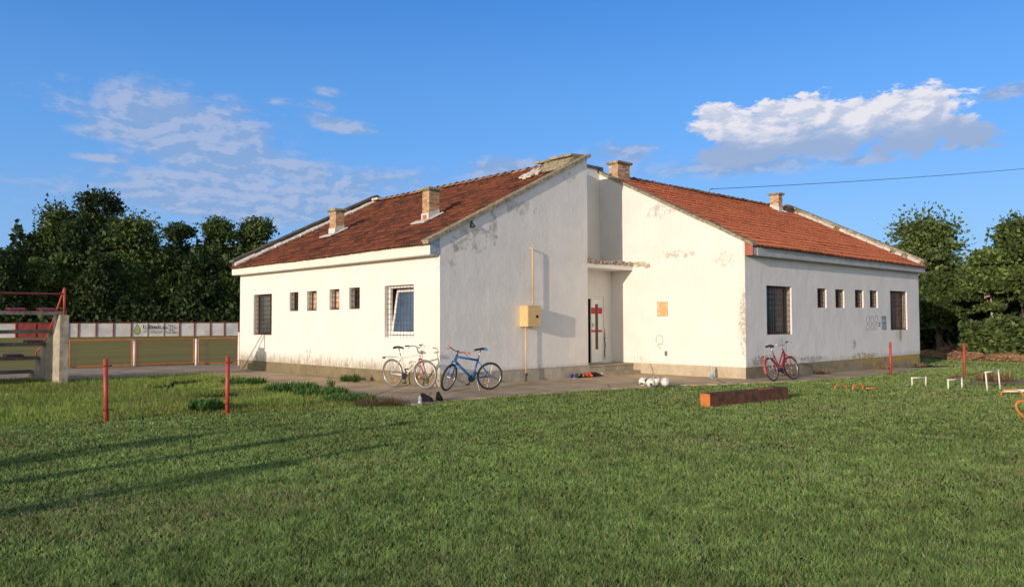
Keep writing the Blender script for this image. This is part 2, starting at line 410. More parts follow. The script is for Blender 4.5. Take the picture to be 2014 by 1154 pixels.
def sheet(name, poly, mtl, dz, thick=0.0, kind='structure', flat=False):
    gz = (lambda x, y: 0.0) if flat else globals()['gz']
    from mathutils.geometry import tessellate_polygon
    n = len(poly); vs = [(x, y, gz(x, y)+dz) for x, y in poly]
    fs = []
    for t in tessellate_polygon([[Vector((x, y, 0)) for x, y in poly]]):
        a, b_, c = [poly[i] for i in t]
        fs.append(tuple(t) if (b_[0]-a[0])*(c[1]-a[1])-(b_[1]-a[1])*(c[0]-a[0]) > 0 else (t[0], t[2], t[1]))
    if thick:
        vs += [(x, y, gz(x, y)+dz-thick) for x, y in poly]; fs += [(i, (i+1) % n, n+(i+1) % n, n+i) for i in range(n)]
    me = bpy.data.meshes.new(name); me.from_pydata(vs, [], fs); me.materials.append(mtl)
    o = bpy.data.objects.new(name, me); COL.objects.link(o)
    if kind: o['kind'] = kind
    return o
oj = jag(outer, 0.25, 0.04)
def near(px, py):
    a = g2(px, py); return min(range(len(oj)), key=lambda i: (oj[i][0]-a[0])**2+(oj[i][1]-a[1])**2)
i1, i2, i3 = near(470, 744), near(870, 790), near(1500, 753)
polys = [oj[:i1+1]+[(0.4, oj[i1][1])]+inner[4:], oj[i1:i2+1]+[(0.4, 0.6), (0.4, oj[i1][1])], oj[i2:i3+1]+[(8, -3.4), (8, .6), (.4, .6)], oj[i3:]+inner[:2]]
from mathutils.geometry import tessellate_polygon
pv = []; pf = []
for P_ in polys:
    o_ = len(pv); n = len(P_); pv += [(x, y, gz(x, y)+0.025) for x, y in P_]
    for t in tessellate_polygon([[Vector((x, y, 0)) for x, y in P_]]):
        a, b_, c = [P_[i] for i in t]; q = (b_[0]-a[0])*(c[1]-a[1])-(b_[1]-a[1])*(c[0]-a[0])
        pf.append(tuple(o_+i for i in (t if q > 0 else (t[0], t[2], t[1]))))
o_ = len(pv); n = len(oj); pv += [(x, y, gz(x, y)+0.025) for x, y in oj]+[(x, y, gz(x, y)-.1) for x, y in oj]; pf += [(o_+i, o_+i+1, o_+n+i+1, o_+n+i) for i in range(n-1)]
me = bpy.data.meshes.new('concrete_path'); me.from_pydata(pv, [], pf); me.materials.append(PATHM)
o = bpy.data.objects.new('concrete_path', me); COL.objects.link(o); o['kind'] = 'structure'

# the football pitch across the fence
def pitch_mat():
    m, k, b = base('dry_pitch_turf')
    g = k.new('ShaderNodeNewGeometry'); p = g.outputs['Position']
    q = k.vscale(p, (0.3, 1.0, 1.0))
    n1 = k.noise(q, 0.22, 5, 0.6); n2 = k.noise(p, 2.5, 6, 0.7)
    c = k.mix(k.ramp(n1, 0.35, 0.65), (0.24, 0.22, 0.055), (0.33, 0.27, 0.08))
    c = k.mix(k.ramp(n2, 0.4, 0.8, 0, 0.5), c, (0.20, 0.20, 0.05))
    k.put(b.inputs['Base Color'], c); b.inputs['Roughness'].default_value = 1; b.inputs['Specular IOR Level'].default_value = 0.1
    return m
FA = np.array([-4.3, 15.35]); FD = np.array([5.4, -1.45]); FD = FD/np.linalg.norm(FD)
WA = np.array([15.6, 89.5]); WD = np.array([16.9, -5.8]); WD = WD/np.linalg.norm(WD)
pp = [tuple(FA+FD*t+np.array([.3, .97])*1.0) for t in (-70, 90)]+[tuple(WA+WD*t) for t in (80, -70)]
sheet('pitch', pp, pitch_mat(), 0.004, flat=True)

# ------------------------------------------------------------------ grass
GRASSM = attr_mat('grass_blades', 0.8, trans=0.22, spec=0.12)
BUILD = [(0, 0), (5.4, 0), (5.4, 1), (7.49, 1), (7.49, -3.85), (19.85, -3.85), (19.85, 7), (11, 7), (11, 11.2), (0, 11.2)]
# edge between the mown lawn and the rough strip (through the two left posts)
EDGE = [(-30, 2.6), (-12, -0.4), (-7.88, -1.12), (-6.03, -1.6), (-4.2, -2.35), (-2.9, -3.0)]
def edge_y(x): return np.interp(x, [e[0] for e in EDGE], [e[1] for e in EDGE])
def blades(name, n, dmin, dmax, hfun, wfun, colfun, keep, label=None, power=1.0, azr=(-44, 44), lean=0.45):
    u = rng.random(n); d = dmin*(dmax/dmin)**(u**power)
    wide = rng.random(n) < 0.16; a = _yaw + np.radians(np.where(wide, rng.choice([-1, 1], n)*rng.uniform(44, 80, n), rng.uniform(azr[0], azr[1], n))); x = CAM[0]+d*np.cos(a); y = CAM[1]+d*np.sin(a)
    ok = keep(x, y); x, y, d = x[ok], y[ok], d[ok]; n = len(x)
    h = hfun(x, y, d)*rng.uniform(0.55, 1.25, n); w = wfun(d)*rng.uniform(0.7, 1.3, n)
    ph = rng.uniform(0, 2*np.pi, n); lx = rng.normal(0, lean, n)*h; ly = rng.normal(0, lean, n)*h
    z = gzv(x, y)
    V = np.zeros((n, 3, 3), np.float32)
    V[:, 0, 0] = x-w*np.cos(ph); V[:, 0, 1] = y-w*np.sin(ph); V[:, 0, 2] = z-0.01
    V[:, 1, 0] = x+w*np.cos(ph); V[:, 1, 1] = y+w*np.sin(ph); V[:, 1, 2] = z-0.01
    V[:, 2, 0] = x+lx; V[:, 2, 1] = y+ly; V[:, 2, 2] = z+h
    col = colfun(x, y, n)
    o = tri_mesh(name, V, col, GRASSM)
    return o
def tri_mesh(name, V, col, mtl):
    n = V.shape[0]; kv = V.shape[1]
    me = bpy.data.meshes.new(name); me.vertices.add(n*kv); me.vertices.foreach_set('co', V.reshape(-1).astype(np.float32))
    me.loops.add(n*kv); me.loops.foreach_set('vertex_index', np.arange(n*kv, dtype=np.int32))
    me.polygons.add(n); me.polygons.foreach_set('loop_start', np.arange(0, n*kv, kv, dtype=np.int32)); me.polygons.foreach_set('loop_total', np.full(n, kv, dtype=np.int32))
    me.update(calc_edges=True)
    ca = me.color_attributes.new('Col', 'FLOAT_COLOR', 'POINT'); c4 = np.ones((n, kv, 4), np.float32); c4[:, :, :3] = col[:, None, :]
    ca.data.foreach_set('color', c4.ravel()); me.materials.append(mtl)
    o = bpy.data.objects.new(name, me); COL.objects.link(o); return o
def off_path(x, y):
    j = (vnoise(x, y, 3.1)-0.5)*0.22+(vnoise(x, y, 9)-0.5)*0.1
    return ~inpoly(x+j, y+j, PATH) & ~inpoly(x, y, BUILD)
def lawn_keep(x, y):
    side = (y < edge_y(x)+(vnoise(x, y, 1.5)-0.5)*0.25) | (x > -2.9)
    return off_path(x, y) & side & (y < 12)
def lawn_col(x, y, n):
    t = rng.random(n)[:, None]; big = vnoise(x, y, 0.35)[:, None]*0.6+vnoise(x+31, y+9, 1.7)[:, None]*0.4
    g0 = np.array([0.085, 0.185, 0.048]); g1 = np.array([0.36, 0.48, 0.165]); dry = np.array([0.50, 0.42, 0.27])
    c = g0*(1-t)+g1*t
    c = c*(0.50+0.45*big+0.65*vnoise(x, y, 5.5)[:, None]*(0.5+vnoise(x+2, y+5, 14.0)[:, None]))
    pd = 0.07+0.6*np.clip(vnoise(x+7, y+3, 0.7)*.7+vnoise(x+2, y+8, 2.6)*.3-0.60, 0, .5)*1.4
    isd = (rng.random(n) < pd)[:, None]
    c = np.where(isd, dry*(0.6+0.5*t), c)
    isw = (rng.random(n) < 0.0012+0.006*(vnoise(x+13, y+4, .55) > .72))[:, None]
    return np.where(isw, np.array([0.7, 0.68, 0.62]), c)
tuft = lambda x, y: 0.35+0.8*vnoise(x+1, y+7, 15.0)+0.75*vnoise(x, y, 6.0)*vnoise(x+5, y+11, 2.1)+0.5*(vnoise(x, y, 0.8)-0.4)
o = blades('lawn_grass', 1230000, 3.2, 42, lambda x, y, d: 0.026*tuft(x, y)*(1+0.012*d), lambda d: 0.0009+0.00037*d, lawn_col, lawn_keep, power=0.92, lean=0.95)
tag(o, kind='stuff')
def rough_keep(x, y):
    left = (x < 0) & (y > edge_y(x)) & (x < 0.0) & (y < 15)
    bare = (vnoise(x+3, y+1, 1.1) > 0.80) & (y > 1)
    return left & off_path(x, y) & ~bare
def rough_col(x, y, n):
    t = rng.random(n)[:, None]; big = vnoise(x, y, 0.6)[:, None]
    g0 = np.array([0.14, 0.25, 0.05]); g1 = np.array([0.35, 0.44, 0.125]); dry = np.array([0.36, 0.29, 0.14])
    c = (g0*(1-t)+g1*t)*(0.75+0.5*big)
    isd = (rng.random(n) < 0.10+0.25*(vnoise(x+9, y+9, 0.7) > 0.6))[:, None]
    c = np.where(isd, dry*(0.5+0.5*t), c)
    isw = (rng.random(n) < 0.001)[:, None]
    return np.where(isw, np.array([0.75, 0.73, 0.7]), c)
def rough_h(x, y, d):
    e = np.clip((y-edge_y(x))/1.2, 0, 1)
    return 0.035+0.08*e*(0.35+1.1*vnoise(x, y, 1.6)*vnoise(x, y, 4.0)+0.25*vnoise(x, y, 0.5))
o = blades('rough_grass', 330000, 11, 34, rough_h, lambda d: 0.0035+0.00030*d, rough_col, rough_keep, azr=(-10, 44), power=0.9, lean=0.5)
tag(o, kind='stuff')

# ------------------------------------------------------------------ clubhouse
CX, DY, RX, EY, FX, AY = 5.41, 1.31, 7.494, -3.854, 19.85, 11.2
HP, H1, H2 = 0.337, 3.23, 3.395
club = thing('clubhouse', 'white plastered single storey clubhouse with two red tiled roofs meeting at an entrance porch', 'building')
grey_st = (0.33, 0.31, 0.27); dark_st = (0.22, 0.20, 0.17)
P_L1 = plaster('plaster_sunny', [((0, 0.1, 3.0), (1, .35, .6), grey_st, .5, 9, .5)], streak=(0.33, 0.85, (0.25, 0.22, 0.15), 0.85))
P_G1 = plaster('plaster_gable', [((1.0, 0, 3.7), (1.5, 1, .9), grey_st, .62, 4.5, .44), ((1.75, 0, 4.1), (.45, 1, 1.2), dark_st, .55, 5.5, .43), ((2.6, 0, 4.65), (1.6, 1, .5), grey_st, .5, 5, .42), ((.5, 0, 3.45), (.35, 1, .3), dark_st, .7, 7, .42),
                                 ((4.6, 0, 5.7), (1.2, 1, .45), grey_st, .6, 6, .50), ((.3, 0, 3.2), (.9, 1, .9), grey_st, .45, 6, .5), ((5.3, 0, 3.4), (.5, 1, .5), grey_st, .5, 8, .5)], streak=(0.33, 0.5, (0.4, 0.38, 0.33), 0.5))
P_G2 = plaster('plaster_right_gable', [((RX, -1.1, 4.9), (1, 1.5, .55), grey_st, .6, 6, .45), ((RX, -1.6, 3.55), (1, 1.6, .35), grey_st, .6, 6, .45), ((RX, -3.2, 3.3), (1, 1.0, .6), (.5, .47, .40), .6, 8, .46), ((RX, EY, 1.6), (1, .45, 2.4), (.42, .38, .30), .9, 11, .41),
                                       ((RX, -3.2, 1.0), (1, .8, .9), (.5, .46, .36), .5, 8, .55), ((RX, -.2, .45), (1, .9, .3), (.45, .4, .3), .5, 9, .5)], streak=(0.33, 0.45, (0.5, 0.45, 0.35), 0.3))
P_R2 = plaster('plaster_right_eave', [((15.0, EY, .40), (2.6, 1, .34), (.34, .31, .15), .85, 6.5, .42), ((14.2, EY, .8), (.5, 1, .4), dark_st, .8, 7, .45), ((8.2, EY, .5), (1.0, 1, .35), (.28, .26, .17), .8, 7, .40), ((11.3, EY, .45), (2.0, 1, .2), grey_st, .7, 7, .42),
                                      ((18.0, EY, 1.1), (.85, 1, .62), (.40, .25, .10), .75, 3.0, .42, (3.2, 1, .16)), ((9.4, EY, 1.0), (.8, 1, .4), (.40, .37, .30), .5, 4.0, .44, (3.5, 1, .2))], streak=(0.33, 0.62, (0.34, 0.32, 0.22), 0.5))
P_IN = plaster('plaster_porch', [((6.9, DY, 3.5), (1.5, 1, .35), dark_st, .7, 5, .45)], col=(0.75, 0.74, 0.71))
CONC = mat('grey_concrete', (0.34, 0.32, 0.27), 0.95, 0.25, 5, bump=0.01, dirt=((0.12, 0.12, 0.08), 7, 0.52, 0.7))
COPE = mat('lichen_coping', (0.33, 0.29, 0.20), 0.95, 0.3, 6, bump=0.012, dirt=((0.13, 0.12, 0.07), 9, 0.48, 0.75))
COPED = mat('blackened_coping', (0.10, 0.095, 0.085), 0.95, 0.3, 6, bump=0.012, dirt=((0.30, 0.28, 0.22), 9, 0.60, 0.6))
MORT = mat('white_mortar', (0.62, 0.60, 0.54), 0.95, 0.15, 8, bump=0.01, dirt=((0.30, 0.27, 0.22), 9, 0.58, 0.6))
METAL = mat('galvanised_sheet', (0.42, 0.44, 0.46), 0.5, 0.15, 9, metal=0.55)
WHITE = mat('white_gloss', (0.80, 0.80, 0.78), 0.35, 0.04, 6, dirt=((0.45, 0.42, 0.36), 6, 0.62, 0.4))
FASC = mat('painted_fascia', (0.76, 0.74, 0.68), 0.6, 0.06, 4, dirt=((0.42, 0.38, 0.3), 5, 0.62, 0.5))
FASCG = mat('grey_fascia', (0.42, 0.44, 0.43), 0.6, 0.10, 4, dirt=((0.62, 0.60, 0.55), 6, 0.58, 0.7))
RUST = mat('rusty_iron', (0.075, 0.042, 0.028), 0.85, 0.3, 14)
BROWN = mat('brown_frame', (0.060, 0.030, 0.020), 0.6, 0.25, 12)
BLACK = mat('dark_interior', (0.012, 0.011, 0.010), 0.9, 0.2, 3)
GLASS = mat('dark_glass', (0.012, 0.018, 0.018), 0.16, 0.3, 1.5, spec=0.30)
REDB = mat('red_brown_metal', (0.36, 0.12, 0.075), 0.6, 0.15, 8)
RED = mat('red_paint', (0.42, 0.060, 0.042), 0.5, 0.18, 7, dirt=((0.30, 0.05, 0.03), 9, 0.55, 0.6))

def face_grid(axis, pos, a0, a1, z0, z1, holes, depth, inward, mb):
    """a flat wall sheet with real openings; axis 0: wall at x=pos running in y, axis 1: wall at y=pos running in x"""
    A = sorted(set([a0, a1]+[h[0] for h in holes]+[h[1] for h in holes])); Z = sorted(set([z0, z1]+[h[2] for h in holes]+[h[3] for h in holes]))
    P = (lambda a, z, d=0: (pos+d*inward, a, z)) if axis == 0 else (lambda a, z, d=0: (a, pos+d*inward, z))
    for i in range(len(A)-1):
        for j in range(len(Z)-1):
            am, zm = (A[i]+A[i+1])/2, (Z[j]+Z[j+1])/2
            if any(h[0] < am < h[1] and h[2] < zm < h[3] for h in holes): continue
            mb.add([P(A[i], Z[j]), P(A[i+1], Z[j]), P(A[i+1], Z[j+1]), P(A[i], Z[j+1])], [(0, 1, 2, 3)])
    for h in holes:
        q = [(h[0], h[2]), (h[1], h[2]), (h[1], h[3]), (h[0], h[3])]
        for i in range(4):
            c, d_ = q[i], q[(i+1) % 4]
            mb.add([P(*c), P(*d_), P(d_[0], d_[1], depth), P(c[0], c[1], depth)], [(0, 1, 2, 3)])

winL = [(8.83, 10.15, 1.20, 2.54), (7.07, 7.63, 1.96, 2.545), (5.95, 6.535, 1.955, 2.545), (4.665, 5.21, 1.965, 2.56), (3.585, 4.13, 1.97, 2.57), (1.07, 2.375, 1.20, 2.56)]
winR = [(8.62, 10.06, 1.21, 2.60), (11.68, 12.29, 2.00, 2.60), (12.90, 13.54, 2.01, 2.60), (14.33, 14.99, 2.03, 2.62), (15.49, 16.13, 2.04, 2.63), (17.19, 18.70, 1.26, 2.66)]
mb = MB(); face_grid(0, 0.0, -0.0, AY, HP, H1+0.35, winL, 0.26, 1, mb); mb.build('wall', P_L1, club, fix=False)
mb = MB(); face_grid(1, EY, RX, FX, HP, H2+0.30, winR, 0.26, 1, mb); mb.build('wall', P_R2, club, fix=False)
sG = (6.327-3.683)/5.378
zg1 = lambda x: 3.683+sG*x
mb = MB(); mb.prism([(0.002, HP), (CX, HP), (CX, zg1(CX)), (0.002, zg1(0))], 1, 0.0, 0.25); mb.build('wall', P_G1, club)
mb = MB(); mb.box(CX-0.25, CX-0.002, 0.252, DY+0.3, 0.1, zg1(CX)-0.03); mb.build('wall', P_IN, club)
sR = (6.335-3.775)/(DY-EY)
zg2 = lambda y: 3.775+sR*(y-EY)
mb = MB(); mb.prism([(EY+0.002, HP), (DY+0.25, HP), (DY+0.25, 6.32), (DY, zg2(DY)), (EY+0.002, zg2(EY))], 0, RX, RX+0.25); mb.build('wall', P_G2, club)
# porch: upper wall set back, door wall below the canopy
mb = MB(); mb.box(CX, RX-0.002, DY, DY+0.2, 3.30, 6.47); mb.build('wall', P_IN, club)
mb = MB(); DO = [(5.95, 7.12, 0.33, 2.36)]; face_grid(1, 0.85, CX, RX-0.001, 0.30, 3.168, DO, 0.14, 1, mb); mb.build('wall', P_IN, club, fix=False)
# far gables and rear
mb = MB(); mb.prism([(0.002, HP), (10.8, HP), (10.8, 3.68), (CX, zg1(CX)), (0.002, zg1(0))], 1, AY-0.25, AY); mb.build('wall', P_L1, club)
mb = MB(); mb.prism([(EY+.002, HP), (6.8, HP), (6.8, 3.68), (DY, zg2(DY)), (EY+.002, zg2(EY))], 0, FX-0.25, FX); mb.build('wall', P_R2, club)
mb = MB(); mb.box(10.55, 10.8, 6.8, AY-0.26, 0, 3.7); mb.box(10.8, FX-0.26, 6.55, 6.8, 0, 3.7); mb.build('wall', P_IN, club)
# dark rooms behind the openings
mb = MB(); mb.box(0.75, 5.0, 0.3, 10.9, 0.35, 3.15); mb.box(7.85, 19.5, EY+0.30, 6.4, 0.35, 3.2); mb.box(5.5, 7.3, 1.0, 4.5, 0.33, 3.1); mb.build('interior', BLACK, club)

# plinths (slightly set back under the render)
def plinth_mat(name, c0, c1, c2):
    m, k, b = base(name); g = k.new('ShaderNodeNewGeometry'); p = g.outputs['Position']
    n1 = k.noise(p, 2.2, 7, 0.65); n2 = k.noise(k.vscale(p, (1, 1, 0.5)), 12, 6, 0.7)
    c = k.mix(k.ramp(n1, 0.35, 0.65), c0, c1); c = k.mix(k.ramp(n2, 0.5, 0.75, 0, 0.8), c, c2)
    k.put(b.inputs['Base Color'], c); b.inputs['Roughness'].default_value = 0.95
    bm = k.new('ShaderNodeBump'); bm.inputs['Distance'].default_value = 0.015; k.put(bm.inputs['Height'], n2); k.l.new(bm.outputs[0], b.inputs['Normal'])
    return m, k, b, c
PL_L = plinth_mat('mossy_plinth', (0.17, 0.14, 0.085), (0.23, 0.19, 0.12), (0.10, 0.085, 0.05))[0]
PL_G = plinth_mat('grey_plinth', (0.34, 0.31, 0.25), (0.46, 0.42, 0.34), (0.25, 0.22, 0.17))[0]
PL_S = plinth_mat('pale_plinth', (0.40, 0.35, 0.26), (0.50, 0.44, 0.33), (0.30, 0.26, 0.19))[0]
m_, k_, b_, c_ = plinth_mat('lichen_plinth', (0.20, 0.17, 0.115), (0.28, 0.24, 0.17), (0.13, 0.11, 0.08))
g_ = k_.new('ShaderNodeNewGeometry'); px_, py_, pz_ = k_.sep(g_.outputs['Position'])
ff = k_.m('MULTIPLY', k_.ramp(px_, 10.5, 18, 0, 1), k_.ramp(k_.m('ADD', k_.noise(g_.outputs['Position'], 3, 6, .7), k_.m('MULTIPLY', pz_, 0.6)), 0.48, 0.72))
k_.put(b_.inputs['Base Color'], k_.mix(ff, c_, (0.42, 0.29, 0.045))); PL_R = m_
mb = MB(); mb.box(0.018, 0.3, 0.02, AY, -0.3, HP); mb.build('plinth', PL_L, club)
mb = MB(); mb.box(0.016, CX, 0.018, 0.24, -0.3, HP-0.002); mb.build('plinth', PL_G, club)
mb = MB(); mb.box(RX+0.006, RX+0.24, EY+0.02, 0.9, -0.3, HP+0.001); mb.build('plinth', PL_S, club)
mb = MB(); mb.box(RX+0.012, FX, EY+0.016, EY+0.26, -0.4, HP-0.003); mb.build('plinth', PL_R, club)
mb = MB(); mb.box(FX-0.2, FX-0.01, EY+0.28, 6.8, -0.4, HP-0.005); mb.build('plinth', PL_R, club)

# landing, step, canopy
STEP = plinth_mat('step_concrete', (0.27, 0.24, 0.18), (0.38, 0.34, 0.27), (0.20, 0.18, 0.13))[0]
mb = MB(); mb.box(CX+0.002, RX+0.004, 0.012, 0.99, -0.2, 0.285); mb.box(CX+0.002, RX+0.003, -0.012, 0.985, 0.2855, 0.325); lp = mb.build('landing', STEP, club)
mb = MB(); mb.box(5.75, RX+0.002, -0.27, 0.011, -0.2, 0.125); mb.build('step', STEP, club)
mb = MB(); mb.box(CX-0.0, RX-0.003, 0.0, DY-0.002, 3.17, 3.31); mb.build('canopy', P_IN, club)
BRICKR = attr_mat('broken_render', 0.95, bump=0.01)
mb = MB()
random.seed(3)
for i in range(240):      # spalled edge of the canopy: small lumps of brick and mortar
    x = random.uniform(CX+0.01, RX-0.01); z = 3.31+random.uniform(-0.0, 0.085); s = random.uniform(0.012, 0.035)
    cc = random.choice([(.42, .30, .22), (.50, .44, .36), (.34, .25, .19), (.58, .54, .47), (.22, .17, .13)])
    mb.obox((x, random.uniform(0.0, 0.02), z), (s*1.6, random.uniform(-.01, .01), .003), (0, .02, 0), (0.003, 0, s), cc)
mb.box(CX, RX-0.004, 0.02, DY-0.004, 3.311, 3.395, (0.42, 0.35, 0.28))
for i in range(70):
    y = -random.random()**1.1*0.62; z = 3.34+random.uniform(-.05, .055)-0.05*(y < -.45)*random.random()*2; s = random.uniform(.012, .035)
    cc = random.choice([(.50, .43, .33), (.58, .52, .42), (.42, .36, .27)])
    mb.obox((RX-random.uniform(0, .004), y, z), (.006+random.uniform(0, .004), 0, 0), (0, s*1.5, 0.003), (0, 0, s), cc)
mb.build('canopy_edge', BRICKR, club)

# roofs with real tile relief
def tiles(name, origin, along, nA, wA, up, nU, lU, mtl, palette, seed):
    rr = np.random.default_rng(seed)
    o = np.array(origin, float); a = np.array(along, float); u = np.array(up, float); nrm = np.cross(a, u); nrm /= np.linalg.norm(nrm)
    if nrm[2] < 0: nrm = -nrm
    S = 5; prof = np.array([0.0, 0.014, 0.028, 0.024, 0.006])
    nv = nA*S+1
    hs = np.array([prof[i % S] for i in range(nv)])
    ta = np.arange(nv)*wA/S
    V = []; F = []; C = []
    for j in range(nU):
        sag = 0.010*np.sin(ta*0.9+j*0.3)+0.016*np.sin(ta*0.37+1.0)-0.02*np.sin(np.pi*j/nU)+0.006*rr.normal(size=nv).cumsum()/np.sqrt(nv)
        shift = rr.normal(0, 0.004)
        off = len(V)
        jit = np.repeat(rr.normal(0, 0.006, nA+1), S)[:nv]
        lo = np.array([o+a*(t+shift)+u*(j*lU-0.03+jt) + nrm*(h+0.042+sg) for t, h, sg, jt in zip(ta, hs, sag, jit)])
        lb = np.array([o+a*(t+shift)+u*(j*lU-0.03+jt) + nrm*(h*0.6+sg) for t, h, sg, jt in zip(ta, hs, sag, jit)])
        hi = np.array([o+a*(t+shift)+u*((j+1)*lU-0.01) + nrm*(h*0.9+0.004+sg) for t, h, sg in zip(ta, hs, sag)])
        V.extend(map(tuple, lb)); V.extend(map(tuple, lo)); V.extend(map(tuple, hi))
        tc = np.repeat(palette(rr, nA//2+1), 2, axis=0)
        for i in range(nv-1):
            c = tuple(tc[i//S])
            F.append((off+i, off+i+1, off+nv+i+1, off+nv+i)); C.append(c)
            F.append((off+nv+i, off+nv+i+1, off+2*nv+i+1, off+2*nv+i)); C.append(c)
    mb = MB(); mb.v = V; mb.f = F; mb.c = C; mb.mi = [0]*len(F)
    return mb.build(name, mtl, club, fix=False, smooth=False)
TILE_L = attr_mat('old_tiles', 0.85, speck=[((0.045, 0.030, 0.022), 2.6, 0.50, 0.55), ((0.34, 0.26, 0.20), 17, 0.66, 0.6)])
TILE_R = attr_mat('orange_tiles', 0.8, speck=[((0.16, 0.08, 0.05), 2.2, 0.56, 0.45), ((0.50, 0.34, 0.26), 20, 0.70, 0.4)])
def pal(c0, c1, dark, pd):
    def f(rr, n):
        t = rr.random(n)[:, None]; c = np.array(c0)*(1-t)+np.array(c1)*t; d = (rr.random(n) < pd)[:, None]
        return np.where(d, np.array(dark)*(0.7+0.6*t), c)
    return f
cl = 1/math.hypot(1, 0.487); upL = (cl, 0, 0.487*cl)
Ls = (CX+0.40)/cl
nU = 18
tiles('roof', (-0.40, 0.14, 3.70-0.487*0.40-0.03), (0, 1, 0), 94, (AY-0.34)/94, upL, nU, Ls/nU, TILE_L, pal((0.17, 0.055, 0.032), (0.25, 0.085, 0.045), (0.10, 0.045, 0.03), 0.2), 1)
cl = 1/math.hypot(1, 0.49); upR = (0, cl, 0.49*cl); Rs = (DY-EY+0.33)/cl
tiles('roof', (RX+0.14, EY-0.33, 3.80-0.49*0.33-0.03), (1, 0, 0), 106, (FX-RX-0.28)/106, upR, nU, Rs/nU, TILE_R, pal((0.42, 0.130, 0.065), (0.52, 0.175, 0.085), (0.34, 0.11, 0.06), 0.10), 2)
# back slopes
mb = MB(); 
mb.add([(CX, DY+0.25, 6.32), (CX, AY, 6.32), (11.1, AY, 3.5), (11.1, DY+.25, 3.5)], [(0, 1, 2, 3)], (0.2, 0.07, 0.04))
mb.add([(RX+.2, DY, 6.33), (FX, DY, 6.33), (FX, 7.1, 3.5), (RX+.2, 7.1, 3.5)], [(0, 1, 2, 3)], (0.3, 0.1, 0.05))
mb.build('roof', TILE_L, club, fix=False)
# roof undersides so that nothing shines through
mb = MB(); mb.add([(-0.28, 0.2, 3.50), (CX, 0.2, 6.26), (CX, AY-.1, 6.26), (-0.28, AY-.1, 3.50)], [(0, 1, 2, 3)]); mb.add([(RX+.2, EY-0.24, 3.62), (FX-.1, EY-.24, 3.62), (FX-.1, DY, 6.24), (RX+.2, DY, 6.24)], [(0, 1, 2, 3)]); mb.build('roof_deck', BLACK, club, fix=False)
# ridge tiles
def ridge(p0, p1, n, mtl, c0, c1, seed):
    rr = random.Random(seed); mb = MB(); p0 = Vector(p0); p1 = Vector(p1); d = (p1-p0)/n; side = d.cross(Vector((0, 0, 1))).normalized()
    for i in range(n):
        a = p0+d*(i-0.02); b_ = p0+d*(i+1.10); dz = rr.uniform(-.008, .008); t = rr.random(); c = tuple(c0[q]*(1-t)+c1[q]*t for q in range(3))
        r0, r1 = 0.125+rr.uniform(-.004, .006), 0.100
        vs = []; 
        for (pp_, r_, e) in ((a, r0, 0.012), (b_, r1, -0.012)):
            for k in range(7):
                q = math.pi*k/6; vs.append(pp_+side*(math.cos(q)*r_)+Vector((0, 0, math.sin(q)*r_*0.85-0.035+e+dz)))
        for (pp_, r_, e) in ((a, r0-.018, 0.012),):
            for k in range(7):
                q = math.pi*k/6; vs.append(pp_+side*(math.cos(q)*r_)+Vector((0, 0, math.sin(q)*r_*0.85-0.035+e+dz)))
        fs = [(k, k+1, 8+k, 7+k) for k in range(6)]+[(k, 14+k, 15+k, k+1) for k in range(6)]
        mb.add(vs, fs, c)
    return mb.build('ridge_tiles', mtl, club, fix=False, smooth=False)
ridge((CX, 1.7, 6.36), (CX, AY-0.3, 6.36), 26, TILE_L, (0.26, 0.13, 0.08), (0.36, 0.22, 0.13), 1)
ridge((RX+1.05, DY, 6.36), (FX-0.35, DY, 6.36), 32, TILE_L, (0.26, 0.12, 0.07), (0.34, 0.20, 0.12), 2)

# copings on the gables
mb = MB(); cw = 0.32
def slope_slab(mb, axis, a0, a1, f, b0, b1, th, seg=7, jit=0.006, col=None):
    rr = random.Random(int(a0*100)+3)
    for i in range(seg):
        t0 = a0+(a1-a0)*i/seg; t1 = a0+(a1-a0)*(i+1)/seg-0.006*np.sign(a1-a0); j = rr.uniform(-jit, jit)
        z0, z1 = f(t0)+j, f(t1)+j
        poly = [(t0, z0), (t1, z1), (t1, z1+th), (t0, z0+th)]
        mb.prism(poly, 1 if axis == 'x' else 0, b0, b1)
slope_slab(mb, 'x', -0.42, CX+0.09, lambda x: zg1(x)+0.004, -0.085, 0.20, 0.10)
mb.build('coping', COPE, club)
mb = MB(); slope_slab(mb, 'y', EY-0.28, DY-0.0, lambda y: zg2(y)+0.004, RX-0.06, RX+0.22, 0.085); mb.build('coping', COPE, club)
mb = MB(); slope_slab(mb, 'x', -0.38, CX, lambda x: zg1(x)+0.16, AY-0.30, AY+0.06, 0.08); slope_slab(mb, 'x', CX+0.01, 11.1, lambda x: zg1(2*CX-x)+0.16, AY-0.3, AY+0.06, 0.08)
mb.prism([(-0.3, zg1(-.3)-0.1), (CX, zg1(CX)-0.1), (CX, zg1(CX)+.158), (-0.3, zg1(-.3)+.158)], 1, AY-0.24, AY+.002); mb.build('coping', COPED, club)
mb = MB(); slope_slab(mb, 'y', EY-0.30, DY, lambda y: zg2(y)+0.15, FX-0.28, FX+0.08, 0.08, seg=9); slope_slab(mb, 'y', 7.1, DY+0.01, lambda y: zg2(2*DY-y)+0.15, FX-.28, FX+.08, 0.08)
mb.prism([(EY-.26, zg2(EY-.26)-.1), (DY, zg2(DY)-.1), (DY, zg2(DY)+.148), (EY-.26, zg2(EY-.26)+.148)], 0, FX-.22, FX+.002); mb.build('coping', COPE, club)
mb = MB(); mb.box(CX-0.05, RX-0.1, DY-0.06, DY+0.26, 6.472, 6.55); mb.box(RX-0.12, RX+0.16, DY-0.03, DY+0.24, 6.36, 6.555); mb.build('coping', COPED, club)
mb = MB(); mb.prism([(CX-0.75, zg1(CX-.75)+.02), (CX+0.02, zg1(CX)+.0), (CX+.02, 6.445), (CX-0.30, 6.445)], 1, 0.22, 1.35); mb.build('parapet', COPE, club)
